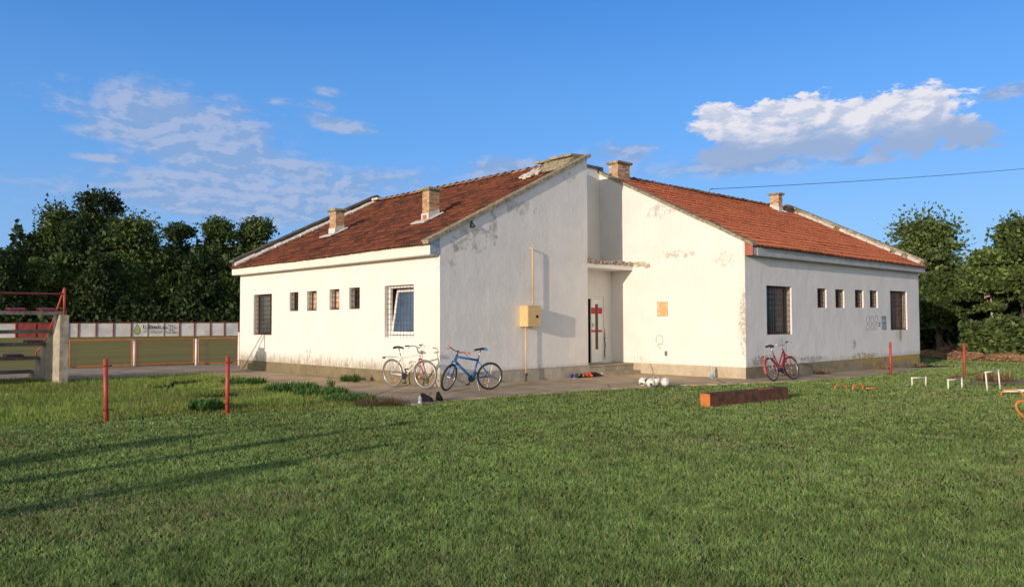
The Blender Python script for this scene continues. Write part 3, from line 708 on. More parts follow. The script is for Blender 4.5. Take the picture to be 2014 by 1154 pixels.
mb = MB(); mb.prism([(CX-0.46, 6.40), (CX+.12, 6.448), (CX+.12, 6.51), (CX-0.46, 6.462)], 1, 0.205, 1.05); mb.prism([(CX-0.42, 6.38), (CX+.12, 6.44), (CX+.12, 6.50), (CX-0.42, 6.44)], 1, 1.07, 1.75); mb.build('coping', COPE, club)
# mortar where tiles meet the gables
mb = MB(); rr = random.Random(5)
def mortar_run(axis, fix, a0, a1, f, w, seg, skip=0.0, dirn=1):
    for i in range(seg):
        if rr.random() < skip: continue
        t0 = a0+(a1-a0)*i/seg; t1 = a0+(a1-a0)*(i+1.02)/seg; ww = w*rr.uniform(.6, 1.35); z0, z1 = f(t0), f(t1); th = rr.uniform(.03, .06)
        P = (lambda a, c, z: (a, c, z)) if axis == 'x' else (lambda a, c, z: (c, a, z))
        c0, c1 = fix, fix+dirn*ww
        vs = [P(t0, c0, z0), P(t1, c0, z1), P(t1, c1, z1-.02), P(t0, c1, z0-.02), P(t0, c0, z0+th+.05), P(t1, c0, z1+th+.05), P(t1, c1, z1+th*.6), P(t0, c1, z0+th*.6)]
        mb.add(vs, [(0, 1, 2, 3), (4, 5, 6, 7), (0, 1, 5, 4), (1, 2, 6, 5), (2, 3, 7, 6), (3, 0, 4, 7)])
mortar_run('x', AY-0.31, -0.35, CX, lambda x: 3.72+.487*x, 0.10, 24, 0.0, -1)
mb.build('mortar', MORT, club); mb = MB()
mortar_run('y', FX-0.29, EY-0.2, DY-.6, lambda y: 3.83+.49*(y-EY), 0.12, 22, 0.12, -1); mb.build('mortar', MORT, club); mb = MB()
mb.box(CX-0.30, CX-.02, 10.45, 10.86, 6.33, 6.40); mb.build('mortar', MORT, club); mb = MB()
for i in range(16):
    x = CX-0.75+rr.uniform(-.35, .25); mb.obox((x, 1.45+rr.uniform(-.35, .3), 3.74+.487*x+.035), (rr.uniform(.05, .14), .02, .06), (0, rr.uniform(.04, .1), 0), (-.01, 0, .02))
mb.build('mortar', MORT, club)

# eaves boxes
mb = MB(); mb.box(-0.30, -0.001, 0.004, AY, 3.232, 3.262); mb.box(-0.30, -0.272, 0.006, AY, 3.263, 3.505); mb.build('fascia', FASC, club)
mb = MB(); 
for i in range(6): mb.box(-0.298+i*0.049, -0.298+i*0.049+0.03, -0.010, 0.002, 3.245, 3.70-0.02*(5-i))
mb.box(-0.29, -0.003, -0.004, 0.003, 3.235, 3.60); mb.build('eaves_end', METAL, club)
mb = MB(); mb.box(RX+0.24, FX, EY-0.25, EY-0.001, 3.385, 3.415); mb.box(RX+0.24, FX, EY-0.25, EY-0.225, 3.416, 3.625)
mb.box(RX+0.03, RX+0.238, EY-0.235, EY-0.21, 3.40, 3.60); mb.build('fascia', FASCG, club)
mb = MB(); mb.box(RX-0.004, RX+0.012, EY-0.25, EY-0.09, 3.395, 3.73); mb.box(RX-0.002, RX+0.012, EY-0.085, EY-0.002, 3.395, 3.77); mb.box(RX-.006, RX+.2, EY-.25, EY, 3.383, 3.394); mb.build('eaves_end', REDB, club)

# chimneys
BR = attr_mat('chimney_brick', 0.9, bump=0.008)
def chimney(x, y, sx, sy, zb, zt, cap=0.06, z_roof=None, slope='x', over=0.07):
    rr = random.Random(int(x*100)); mb = MB(); h = 0.072; n = int((zt-cap-zb)/h)
    pc = [(.62, .40, .22), (.56, .34, .18), (.66, .46, .28), (.50, .27, .15), (.58, .42, .27)]
    mb.box(x+.008, x+sx-.008, y+.008, y+sy-.008, zb, zt-cap, (.42, .36, .28))
    for i in range(n):
        z0 = zb+i*h; z1 = z0+h-0.012
        for side in range(4):
            L = sx if side in (0, 2) else sy; t = -0.12 if i % 2 else 0.0
            while t < L-0.005:
                t0 = max(t, 0)+.003; t1 = min(t+0.24, L)-.003; t += 0.24
                if t1-t0 < 0.02: continue
                j = rr.uniform(-.009, .007); c = rr.choice(pc); f = rr.uniform(.7, 1.1); c = tuple(q*f for q in c)
                if side == 0: mb.box(x+t0, x+t1, y-j, y+.03, z0, z1, c)
                if side == 2: mb.box(x+t0, x+t1, y+sy-.03, y+sy+j, z0, z1, c)
                if side == 1: mb.box(x+sx-.03, x+sx+j, y+t0, y+t1, z0+.001, z1-.001, c)
                if side == 3: mb.box(x-j, x+.03, y+t0, y+t1, z0+.001, z1-.001, c)
    o = mb.build('chimney', BR, club)
    m2 = MB(); m2.box(x-over, x+sx+over, y-over, y+sy+over, zt-cap, zt); m2.box(x-over+.02, x+sx+over-.02, y-over+.02, y+sy+over-.02, zt-cap-.02, zt-cap-.001); m2.build('chimney_cap', COPE, o)
    return o
FLASH = mat('painted_flashing', (0.58, 0.58, 0.56), 0.7, 0.12, 8, dirt=((0.30, 0.30, 0.30), 8, 0.55, 0.7))
def flash_x(o, x, y, sx, sy):
    z = lambda X: 3.70+.487*X+.02; m2 = MB()
    m2.prism([(x-.02, z(x)), (x+sx, z(x+sx)), (x+sx, z(x+sx)+.16), (x-.02, z(x)+.22)], 1, y-.012, y+.004)
    m2.prism([(y-.012, z(x)-.03), (y+sy+.01, z(x)-.03), (y+sy+.01, z(x)+.2), (y-.012, z(x)+.2)], 0, x-.03, x-.012)
    m2.add([(x-.14, y-.10, z(x-.14)+.02), (x+sx+.1, y-.10, z(x+sx+.1)+.02), (x+sx+.1, y-.008, z(x+sx+.1)+.05), (x-.14, y-.008, z(x-.14)+.05)], [(0, 1, 2, 3)])
    m2.obox((x-.16, y+sy/2+.05, z(x-.16)+.035), (.10, 0, .0487), (0, sy/2+.16, 0), (-.006, 0, .014))
    m2.build('flashing', FLASH, o)
o = chimney(1.60, 7.58, .32, .40, 4.50, 5.33); flash_x(o, 1.60, 7.58, .32, .40)
o = chimney(1.50, 2.41, .36, .32, 4.46, 5.37); flash_x(o, 1.50, 2.41, .36, .32)
mb = MB(); mb.box(1.462, 1.468, 2.49, 2.66, 4.47, 4.60); mb.build('broken_tile', mat('orange_shard', (0.50, 0.13, 0.04), .8), o)
chimney(8.19, 1.12, .62, .38, 6.05, 6.83)
o = chimney(17.76, .66, .30, .38, 6.0, 6.77)
m2 = MB(); z = lambda Y: 3.80+.49*(Y-EY)+.02
m2.prism([(.64, z(.64)), (1.04, z(1.04)), (1.04, z(1.04)+.12), (.64, z(.64)+.17)], 0, 17.745, 17.757); m2.box(17.75, 18.07, .640, .652, z(.64)-.02, z(.64)+.18)
m2.obox((18.12, .58, z(.58)+.04), (.10, 0, 0), (0, .12, .059), (0, -.006, .014)); m2.build('flashing', FLASH, o)

# windows
def pane_mat(name, c, r=0.15): return mat(name, c, r, 0.35, 2.0, spec=0.8)
PEACH = mat('frosted_peach_reflection', (0.62, 0.38, 0.24), 0.5, 0.35, 6, dirt=((0.45, 0.45, 0.42), 4, 0.5, 0.8))  # frosted panes with the wall's reflection painted into the peach colour
CURT = mat('grey_curtain', (0.20, 0.20, 0.17), 0.8, 0.3, 3)
BLUE = mat('blue_reflection_glass', (0.035, 0.085, 0.17), 0.25, 0.25, 3, spec=0.7)
def window(axis, pos, a0, a1, z0, z1, frame, pane, bars, fw=0.05, cross=(), depth=0.17, grille_d=0.05, gm=RUST, brick=False):
    """frame mesh with pane and grille under it; inward is +"""
    def B(mb, A0, A1, Z0, Z1, d0, d1, col=None, mi=0):
        if axis == 0: mb.box(pos+d0, pos+d1, A0, A1, Z0, Z1, col, mi)
        else: mb.box(A0, A1, pos+d0, pos+d1, Z0, Z1, col, mi)
    mb = MB(); e = 0.002
    B(mb, a0+e, a0+fw, z0+e, z1-e, depth, depth+.06); B(mb, a1-fw, a1-e, z0+e, z1-e, depth, depth+.06)
    B(mb, a0+fw, a1-fw, z0+e, z0+fw, depth+.001, depth+.059); B(mb, a0+fw, a1-fw, z1-fw, z1-e, depth+.001, depth+.059)
    for c in cross:
        if c[0] == 'v': B(mb, a0+(a1-a0)*c[1]-fw*.5, a0+(a1-a0)*c[1]+fw*.5, z0+fw, z1-fw, depth+.002, depth+.058)
        else: B(mb, a0+fw, a1-fw, z0+(z1-z0)*c[1]-fw*.4, z0+(z1-z0)*c[1]+fw*.4, depth+.003, depth+.057)
    w = mb.build('window', frame, club)
    mb = MB(); B(mb, a0+fw*.9, a1-fw*.9, z0+fw*.9, z1-fw*.9, depth+.025, depth+.032); mb.build('pane', pane, w)
    nv, nh, rad = bars
    mb = MB()
    for i in range(nv):
        a = a0+(a1-a0)*(i+.5)/nv
        p = [(pos+grille_d, a, z0), (pos+grille_d, a, z1)] if axis == 0 else [(a, pos+grille_d, z0), (a, pos+grille_d, z1)]
        mb.tube(p, rad, 5, cap=False)
    for i in range(nh):
        z = z0+(z1-z0)*(i+.5)/nh
        p = [(pos+grille_d+rad*1.5, a0, z), (pos+grille_d+rad*1.5, a1, z)] if axis == 0 else [(a0, pos+grille_d+rad*1.5, z), (a1, pos+grille_d+rad*1.5, z)]
        mb.tube(p, rad, 5, cap=False)
    mb.build('grille', gm, w)
    if brick:
        mb = MB(); B(mb, a0+e, a1-e, z0+e, z0+.035, .05, depth-.002); mb.build('sill', RUST, w)
    return w
wl = winL
window(0, 0, *wl[0], BROWN, pane_mat('green_black_glass', (.03, .05, .055)), (9, 9, .006), cross=(('v', .33),), brick=True)
window(0, 0, *wl[1], BROWN, GLASS, (4, 4, .007), fw=.04, brick=True)
window(0, 0, *wl[2], BROWN, PEACH, (3, 4, .007), fw=.045, brick=True)
window(0, 0, *wl[3], BROWN, PEACH, (3, 4, .007), fw=.045, brick=True)
window(0, 0, *wl[4], BROWN, GLASS, (4, 4, .007), fw=.05, brick=True)
wr = winR
wA = window(1, EY, *wr[0], BROWN, GLASS, (11, 9, .008), fw=.07, brick=True)
for q in wr[1:5]: window(1, EY, *q, BROWN, GLASS, (5, 5, .008), fw=.05)
wB = window(1, EY, *wr[5], BROWN, GLASS, (11, 9, .008), fw=.07, cross=(('h', .62),), brick=True)
for w_, q in ((wA, wr[0]), (wB, wr[5])):
    L_ = q[1]-q[0]; mb = MB(); mb.box(q[0]+L_*.60, q[0]+L_*.84, EY+.185, EY+.190, q[2]+.08, q[3]-.08); mb.build('curtain', CURT, w_)
# the newer white window, its sash tilted inwards at the top
a0, a1, z0, z1 = wl[5]
mb = MB()
for q in ((a0+.002, a0+.07, z0+.002, z1-.002), (a1-.07, a1-.002, z0+.002, z1-.002)): mb.box(.14, .20, q[0], q[1], q[2], q[3])
mb.box(.141, .199, a0+.07, a1-.07, z0+.002, z0+.07); mb.box(.141, .199, a0+.07, a1-.07, z1-.07, z1-.002)
w = mb.build('window', WHITE, club)
mb = MB(); b0, b1, y0, y1 = a0+.075, a1-.075, z0+.075, z1-.075
for q in ((b0, b0+.075, y0, y1), (b1-.075, b1, y0, y1)): mb.box(-.025, .025, q[0], q[1], q[2], q[3])
mb.box(-.024, .024, b0+.075, b1-.075, y0, y0+.075); mb.box(-.024, .024, b0+.075, b1-.075, y1-.075, y1)
TM = Matrix.Translation((.18, 0, y0)) @ Matrix.Rotation(R(9), 4, 'Y') @ Matrix.Translation((0, 0, -y0))
mb.xf(TM); mb.build('sash', WHITE, w)
mb = MB(); mb.box(-.004, .004, b0+.07, b1-.07, y0+.07, y1-.07); mb.xf(TM); mb.build('pane', BLUE, w)
mb = MB()
for i in range(9): a = a0+(a1-a0)*(i+.5)/9; mb.tube([(.05, a, z0), (.05, a, z1)], .0045, 5, cap=False)
for i in range(10): z = z0+(z1-z0)*(i+.5)/10; mb.tube([(.057, a0, z), (.057, a1, z)], .0045, 5, cap=False)
mb.build('grille', RUST, w)

# entrance door: the right leaf shut, the left one open inwards
mb = MB(); mb.box(7.07, 7.118, .875, .945, .332, 2.358); mb.box(5.952, 7.07, .876, .944, 2.30, 2.357); mb.box(5.952, 6.0, .875, .945, .332, 2.30)
door = mb.build('door', WHITE, club)
mb = MB(); X0, X1 = 6.56, 7.065
mb.box(X0, 6.745, .885, .925, .345, 2.295); mb.box(6.885, X1, .885, .925, .345, 2.295); mb.box(6.745, 6.885, .886, .924, .345, .74); mb.box(6.745, 6.885, .886, .924, 2.14, 2.295)
mb.build('door_leaf', WHITE, door)
mb = MB(); mb.box(6.745, 6.885, .90, .91, .74, 2.14); mb.build('pane', mat('brown_glass', (.10, .045, .03), .2), door)
REDT = mat('red_tape', (0.62, 0.02, 0.02), .5, .05)
for (q0, q1) in ((1.84, 2.03), (1.275, 1.34)):
    for (u0, u1) in ((X0+.001, 6.743), (6.887, X1-.001)): mb = MB(); mb.box(u0, u1, .8815, .8845, q0, q1); mb.build('red_band', REDT, door)
mb = MB(); mb.tube([(6.62, .884, 1.50), (6.62, .83, 1.50), (6.70, .825, 1.50)], .011, 8); mb.box(6.60, 6.64, .879, .884, 1.42, 1.56); mb.build('handle', METAL, door, smooth=False)
mb = MB(); mb.box(5.99, 6.03, .95, 1.42, .345, 2.295); mb.build('door_leaf', WHITE, door)
mb = MB()
rr = random.Random(8)
for i in range(26):
    mb.obox((7.15+rr.uniform(-.02, .03), .848, rr.uniform(.4, 1.35)), (rr.uniform(.01, .025), 0, 0), (0, .003, 0), (0, 0, rr.uniform(.02, .08)), (.34, .30, .25))
mb.build('chipped_render', BRICKR, club)

# bits on the right gable: old meter cover, blanked socket, hole
OLD = mat('stained_cover', (0.68, 0.60, 0.48), .8, .1, 5, dirt=((0.60, 0.36, 0.13), 4, 0.42, .9))
mb = MB(); mb.box(RX-.012, RX-.002, -1.28, -.93, 1.76, 2.17); mc = mb.build('meter_cover', OLD, club)
mb = MB()
for q in ((-1.295, -1.28, 1.75, 2.18), (-.93, -.915, 1.75, 2.18)): mb.box(RX-.008, RX-.0015, *q)
mb.box(RX-.0081, RX-.0015, -1.28, -.93, 1.748, 1.76); mb.box(RX-.0081, RX-.0015, -1.28, -.93, 2.17, 2.182); mb.build('joint', CONC, mc)
mb = MB(); rr = random.Random(4)
pts = [(-.86, .96), (-.87, 1.13), (-.92, 1.18), (-1.02, 1.18), (-1.09, 1.14), (-1.11, 1.0), (-1.08, .92), (-.92, .93), (-.98, .83), (-1.04, .77)]
for i in range(len(pts)-1):
    mb.beam((RX-.003, pts[i][0], pts[i][1]), (RX-.003, pts[i+1][0], pts[i+1][1]), .025, .006, up=(1, 0, 0))
mb.build('blanked_socket', mat('patch_mortar', (.42, .39, .33), .9), club)
mb = MB(); mb.box(RX-.01, RX-.001, -1.26, -1.17, .58, .72); sk = mb.build('socket_hole', mat('hole_brown', (.16, .13, .10), .9), club)
mb = MB(); mb.tube([(RX-.01, -.62, .335), (RX-.012, -.70, .20), (RX-.01, -.76, .0)], .006, 5); mb.build('cable', RUST, club)

# spray-painted letters and block on the right wall
INK = mat('grey_ink', (0.16, 0.17, 0.18), .8, .25, 9)
INKB = mat('blue_ink', (0.20, 0.27, 0.33), .8, .35, 12)
mb = MB(); X = lambda px: 15.12+(px-462)*(16.83-15.12)/(1130-462)*0.985
Z = lambda py: 1.76-(py-330)*(0.50/500)
def stroke(pts, mbx, w=.012): 
    P_ = [(X(a), EY-.0035, Z(c)) for a, c in pts]
    for i in range(len(P_)-1): mbx.beam(P_[i], P_[i+1], .005, w, up=(0, 1, 0)) if False else mbx.beam(P_[i], P_[i+1], w, .004, up=(0, 1, 0))
stroke([(575, 440), (590, 380), (560, 335), (520, 345), (485, 410), (478, 500), (505, 580), (555, 625), (575, 680), (555, 770), (520, 815), (480, 800), (465, 740), (485, 670), (530, 590), (570, 510), (590, 400)], mb); mb.build('graffiti', INK, club); mb = MB()
stroke([(620, 820), (628, 600), (625, 390), (640, 350), (680, 350), (700, 400), (705, 500), (685, 560), (640, 600), (700, 640), (705, 740), (690, 790), (640, 800)], mb); mb.build('graffiti', INK, club); mb = MB()
stroke([(850, 400), (840, 350), (805, 332), (770, 350), (748, 430), (755, 520), (800, 600), (825, 670), (810, 770), (770, 820), (735, 790), (735, 700), (770, 610), (830, 510), (855, 420), (850, 390)], mb); mb.build('graffiti', INK, club); mb = MB()
stroke([(870, 568), (930, 568)], mb, .03)
stroke([(865, 675), (925, 675)], mb, .03)
for yy in (590, 610, 630, 650): stroke([(868, yy), (925, yy)], mb, .008)
gr = mb.build('graffiti', INK, club)
mb = MB(); rr = random.Random(2)
for yy in np.linspace(350, 800, 17): stroke([(965+rr.uniform(-5, 15), yy+rr.uniform(-8, 8)), (1050, yy+rr.uniform(-14, 14)), (1130, yy+rr.uniform(-8, 8))], mb, rr.choice([.008, .012, .016]))
for xx in (975, 1005, 1040, 1070, 1098, 1122): stroke([(xx, 350), (xx+rr.uniform(-14, 14), 580), (xx+rr.uniform(-8, 8), 805)], mb, rr.choice([.007, .01, .014]))
stroke([(965, 360), (1130, 360)], mb, .028); stroke([(975, 570), (1110, 570)], mb, .022); stroke([(1060, 780), (1115, 780)], mb, .028)
mb.build('graffiti', INKB, club)
# small scribble low on the sunny wall
mb = MB(); 
def scr(pts, w=.008):
    for i in range(len(pts)-1): mb.beam((-.003, pts[i][0], pts[i][1]), (-.003, pts[i+1][0], pts[i+1][1]), w, .004, up=(1, 0, 0))
Yp = lambda px: 6.60-(px-775)*(.98/310); Zp = lambda py: .735-(py-905)*(.0027)
for s_ in ([(780, 905), (790, 900), (795, 915), (805, 900), (812, 915), (820, 900)], [(835, 912), (838, 900)], [(850, 905), (880, 912)], [(878, 870), (862, 915), (885, 918)], [(805, 945), (812, 985)], [(850, 940), (858, 960), (850, 985)]): scr([(Yp(a), Zp(c)) for a, c in s_])
mb.build('graffiti', INK, club)
# spotlight under the gable coping
mb = MB(); mb.box(.95, 1.06, -.05, -.001, 3.98, 4.08); mb.tube([(1.0, -.05, 4.03), (1.0, -.12, 4.01)], .035, 8); mb.box(.98, 1.03, -.03, -.001, 4.08, 4.16); mb.build('old_lamp_bracket', mat('dark_bracket', (.10, .08, .07), .7), club)

# ------------------------------------------------------------------ gas meter box on the shaded gable
gas = thing('gas_meter_box', 'yellow beige gas meter cabinet with pipes mounted on the shaded gable wall', 'meter box', (2.68, 0, 0))
YEL = mat('cream_yellow_enamel', (0.66, 0.46, 0.21), .45, .07, 6, dirt=((.45, .30, .14), 5, .60, .5))
mb = MB(); mb.box(0, .48, -.30, -.002, 1.47, 2.01); mb.box(-.008, .488, -.325, -.002, 2.0105, 2.025); mb.build('body', YEL, gas)
mb = MB(); mb.box(.006, .215, -.318, -.301, 1.478, 2.004); mb.build('door', YEL, gas)
mb = MB(); mb.box(.221, .474, -.320, -.301, 1.478, 2.004); d2 = mb.build('door', YEL, gas)
mb = MB(); mb.box(.30, .385, -.323, -.3205, 1.70, 1.775); mb.build('meter_window', BLACK, d2)
mb = MB(); mb.box(.222, .232, -.328, -.3205, 1.66, 1.70); mb.build('lock', METAL, d2)
for z_ in (1.58, 1.86): mb = MB(); mb.box(.466, .482, -.328, -.3205, z_, z_+.05); mb.build('hinge', METAL, d2)
mb = MB(); mb.tube([(.36, -.005, 3.57), (.36, -.07, 3.57), (.372, -.11, 3.56), (.375, -.12, 3.52), (.375, -.12, 2.02)], .021, 8); mb.tube([(.375, -.12, 2.15), (.375, -.12, 2.10)], .027, 8); mb.build('pipe', YEL, gas, smooth=True)
mb = MB(); mb.tube([(.105, -.12, 1.48), (.105, -.12, .22)], .018, 8); mb.build('pipe', YEL, gas, smooth=True)
mb = MB(); mb.tube([(.105, -.12, .23), (.11, -.12, .12), (.10, -.12, -.02)], .02, 8); mb.sphere((.115, -.13, .20), .042, 10, 6); mb.build('valve', mat('tarred_valve', (.035, .03, .028), .7), gas, smooth=True)

# ------------------------------------------------------------------ overhead wire with its bracket and pole
WIRE = mat('black_cable', (.03, .03, .035), .6)
br = thing('cable_bracket', 'small iron bracket on the right roof ridge holding the overhead wire', 'bracket', (13.85, DY, 6.36))
mb = MB(); mb.tube([(-.10, 0, .0), (-.04, 0, .16), (.02, 0, .20), (.10, 0, .21)], .012, 6); mb.sphere((.11, 0, .21), .03, 8, 6); mb.build('hook', mat('iron', (.12, .11, .11), .6, metal=.4), br)
PE = AT(2300, 303, 52.0)
pts = []; A_ = Vector((13.97, DY, 6.57)); B_ = Vector(PE)
for i in range(41):
    t = i/40; p = A_.lerp(B_, t); p.z -= 0.35*4*t*(1-t)*0.5; pts.append(p)
mb = MB(); mb.tube(pts, .011, 5); wo = mb.build('overhead_wire', WIRE, smooth=True); tag(wo, 'thin black overhead wire stretched from the right roof ridge across the sky', 'wire')
po = thing('utility_pole', 'weathered utility pole carrying the overhead wire beyond the right hand trees', 'pole', (PE[0], PE[1], -.1))
mb = MB(); mb.tube([(0, 0, 0), (0, 0, PE[2]+.5)], [.14, .09], 10); mb.build('post', mat('pole_wood', (.16, .12, .09), .9), po, smooth=True)
mb = MB(); mb.sphere((0, -.12, PE[2]+.05), .06, 8, 6); mb.build('insulator', WHITE, po)

# ------------------------------------------------------------------ grandstand at the left
SX, SY = -6.42, 7.85
Pg = G(116, 756); SX, SY = float(Pg[0]), float(Pg[1])
stand = thing('grandstand', 'small concrete grandstand with red plastic seats and red rails seen from behind', 'grandstand', (SX, SY, 0))
CS = mat('stand_concrete', (0.42, 0.38, 0.30), .95, .2, 4, bump=.01, dirt=((.22, .21, .17), 7, .5, .7))
CSD = mat('stained_planks', (0.20, 0.19, 0.165), .95, .3, 4, bump=.01, dirt=((.08, .08, .06), 8, .5, .7))
def zx(px, py, dy):
    d = ray(px, py); t = (SY+dy-CAM[1])/d[1]; return float((CAM+t*d)[2])
T = 0.66; hts = [zx(116, 619, 0), zx(100, 649, T), zx(90, 674, 2*T), zx(78, 701, 3*T), zx(70, 728, 4*T)]
mb = MB(); mb.box(0, .21, 0, T+.0, -.2, hts[0]); mb.build('side_or_shade_wall', CS, stand)
mb = MB()
for i in range(1, 5): mb.box(.001, .209, T*i+.002, T*(i+1), -.2, hts[i])
mb.build('side_or_shade_wall', CS, stand)
for j in (1,):  # unseen wall added to shade the steps and leave the pier lit
    mb = MB()
    for i in range(1, 5): mb.box(-2.6, -2.4, T*i-.44, T*(i+1)-.44, -.2, hts[i]+.46)
    mb.build('side_or_shade_wall', CS, stand)
for i in range(5):
    mb = MB(); w = .34
    mb.box(-8.5, -.003 if i else .18, T*i+.10, T*i+.10+w, hts[i]+.001 if i == 0 else hts[i]-.085, (hts[i]+.10) if i == 0 else hts[i]+.012); mb.build('plank', CSD, stand)
SEATM = mat('red_plastic', (.26, .02, .02), .4, .1, 5, dirt=((.7, .5, .48), 6, .60, .5))
def seat(x, y, z):
    mb = MB(); n = 12
    prof = [(-.19, .015), (-.17, .06), (-.05, .075), (.10, .07), (.19, .085), (.215, .055), (.20, .02)]
    vs = []; 
    for (u, h) in prof:
        for t in (-1, -.8, 0, .8, 1): vs.append((x+t*.215, y+u, z+h-(.02 if abs(t) == 1 else 0)-(.008 if t == 0 else 0)))
    fs = [(i*5+j, i*5+j+1, (i+1)*5+j+1, (i+1)*5+j) for i in range(len(prof)-1) for j in range(4)]
    mb.add(vs, fs)
    for i in range(7): mb.box(x-.17+i*.05, x-.15+i*.05, y-.195, y-.185, z+.01, z+.05)
    return mb.build('seat', SEATM, stand, fix=False)
for i, offs in enumerate(([.30, 1.0, 1.7, 2.4, 3.1, 3.9], [1.55, 2.3, 3.0, 3.7], [.30, 2.4, 3.8], [.65, 1.40, 2.1, 2.9], [])):
    for q in offs: seat(-q+.05, T*i+.27, (hts[i]+.10) if i == 0 else hts[i]+.012)
ztop = zx(122, 566, .1)
mb = MB(); mb.tube([(.12, .1, hts[0]), (.12, .1, ztop)], .030, 8); mb.tube([(.12, .1, ztop-.16), (-8.5, .1, ztop-.16)], .024, 8)
mb.tube([(.12, .1, ztop), (.10, 1.55, ztop-1.20), (.10, 2.35, ztop-1.62)], .026, 8); mb.tube([(.10, 2.35, ztop-1.62), (.10, 2.9, ztop-1.75), (.1, 2.9, hts[4]-.1)], .024, 8)
mb.build('rail', RED, stand, smooth=True)
mb = MB(); mb.tube([(-8, 3.5, .35), (-1.2, 3.5, .25)], .03, 8); mb.tube([(-1.2, 3.5, .25), (-1.2, 3.5, 0)], .03, 8); mb.build('rail', RED, stand, smooth=True)

# ------------------------------------------------------------------ pitch fence, posts
GREENM = mat('green_frame', (.10, .22, .07), .6, .2, 6); ORM = mat('orange_red_frame', (.55, .13, .05), .55, .15, 6)
def mesh_mat():
    m, k, b = base('wire_mesh'); b.inputs['Base Color'].default_value = (.20, .13, .06, 1); b.inputs['Roughness'].default_value = .6; return m
MESHM = mesh_mat()
FEN = thing('pitch_fence', 'low fence of orange framed mesh panels between white posts beside the pitch', 'fence', (float(FA[0]), float(FA[1]), 0)); FEN.location = (0, 0, 0)
def fence_panel(p0, p1, z0, z1, label):
    p0 = Vector((p0[0], p0[1], 0)); p1 = Vector((p1[0], p1[1], 0)); d = (p1-p0); L = d.length
    MM = Matrix.Translation(p0) @ Matrix.Rotation(math.atan2(d.y, d.x), 4, 'Z')
    mb = MB(); r = .022
    mb.tube([(0, 0, z0), (0, 0, z1)], r, 6); mb.tube([(L, 0, z0), (L, 0, z1)], r, 6); mb.tube([(0, 0, z0), (L, 0, z0)], r, 6); mb.tube([(0, 0, z1), (L, 0, z1)], r, 6); mb.xf(MM); t = mb.build('panel', ORM, FEN); t['label'] = label
    mb = MB(); n = int(L/.055)
    for i in range(1, n): x = L*i/n; mb.box(x-.0015, x+.0015, -.002, .002, z0, z1)
    m_ = int((z1-z0)/.055)
    for i in range(1, m_): z = z0+(z1-z0)*i/m_; mb.box(0, L, -.0018, .0018, z-.0015, z+.0015)
    mb.xf(MM); mb.build('wire_mesh', MESHM, t)
    mb = MB(); mb.tube([(-.04, .03, z1+.02), (L+.04, .03, z1+.02)], .014, 6); mb.xf(MM); mb.build('brace', GREENM, t); mb = MB(); mb.tube([(-.04, .03, z0-.04), (L+.04, .03, z0-.04)], .014, 6); mb.xf(MM); mb.build('brace', GREENM, t)
    return t
zt = 1.02
pA = [g2(137, 727), g2(259.9, 723.5)]; pB = [g2(269.2, 723), g2(381, 719)]; pC = [g2(390.5, 718.7), g2(467.8, 717.2)]
pz = [g2(-25, 733), g2(100, 729)]
fence_panel(pA[0], pA[1], .10, zt, 'widest mesh panel, beside the grandstand')
fence_panel(pB[0], pB[1], .10, zt, 'middle mesh panel of the pitch fence between two white posts')
fence_panel(pC[0], pC[1], .08, zt, 'narrow mesh panel of the pitch fence next to the clubhouse corner')
PW = []
for i, (px, py, lab, hh) in enumerate(((130.5, 727.5, 'white fence post half hidden behind the concrete pier of the grandstand', 1.0), (263.9, 723, 'white fence post below the leaf sign between the left and middle panels', 1.0),
                          (385.6, 719.5, 'white fence post between the middle and narrow mesh panels', 1.0), (470, 719.8, 'tall white fence post touching the clubhouse corner', 1.24))):
    P_ = G(px, py); TT = Matrix.Translation((P_[0], P_[1], 0))
    mb = MB(); mb.tube([(0, 0, -.1), (0, 0, hh)], .042, 10); mb.sphere((0, 0, hh), .042, 10, 6, (1, 1, .5)); mb.xf(TT); t = mb.build('post', WHITE, FEN, smooth=True); t['label'] = lab
    for z_ in (.86, .18): mb = MB(); mb.box(-.06, .06, -.012, .012, z_, z_+.04); mb.xf(TT); mb.build('clamp', GREENM, t)
for (px, py, lab, hh, tilt) in ((209, 828, 'red steel post in the lawn edge, leftmost of the four red posts', 1.01, -.025), (447, 814, 'red steel post standing in the lawn edge left of the white bicycle', 1.005, 0.0),
                       (1752, 738, 'red steel post standing in front of the graffiti wall', 1.0, 0.01), (1897, 742, 'red steel post on the far right lawn beside the white hurdles', .985, .015)):
    P_ = G(px, py); t = thing('red_post', lab, 'post', (P_[0], P_[1], P_[2]), (0, tilt, 0), 'red steel posts around the lawn')
    mb = MB(); mb.tube([(0, 0, -.05), (0, 0, hh)], .036, 12); mb.tube([(0, 0, hh), (0, 0, hh+.004)], .028, 12); mb.build('post', RED, t, smooth=True)
    mb = MB()
    for z in (.90, .18): mb.tube([(-.06, -.055, z), (.085, .02, z)], .008, 6); mb.sphere((.09, .022, z), .014, 8, 5)
    mb.build('bolt', RUST, t)

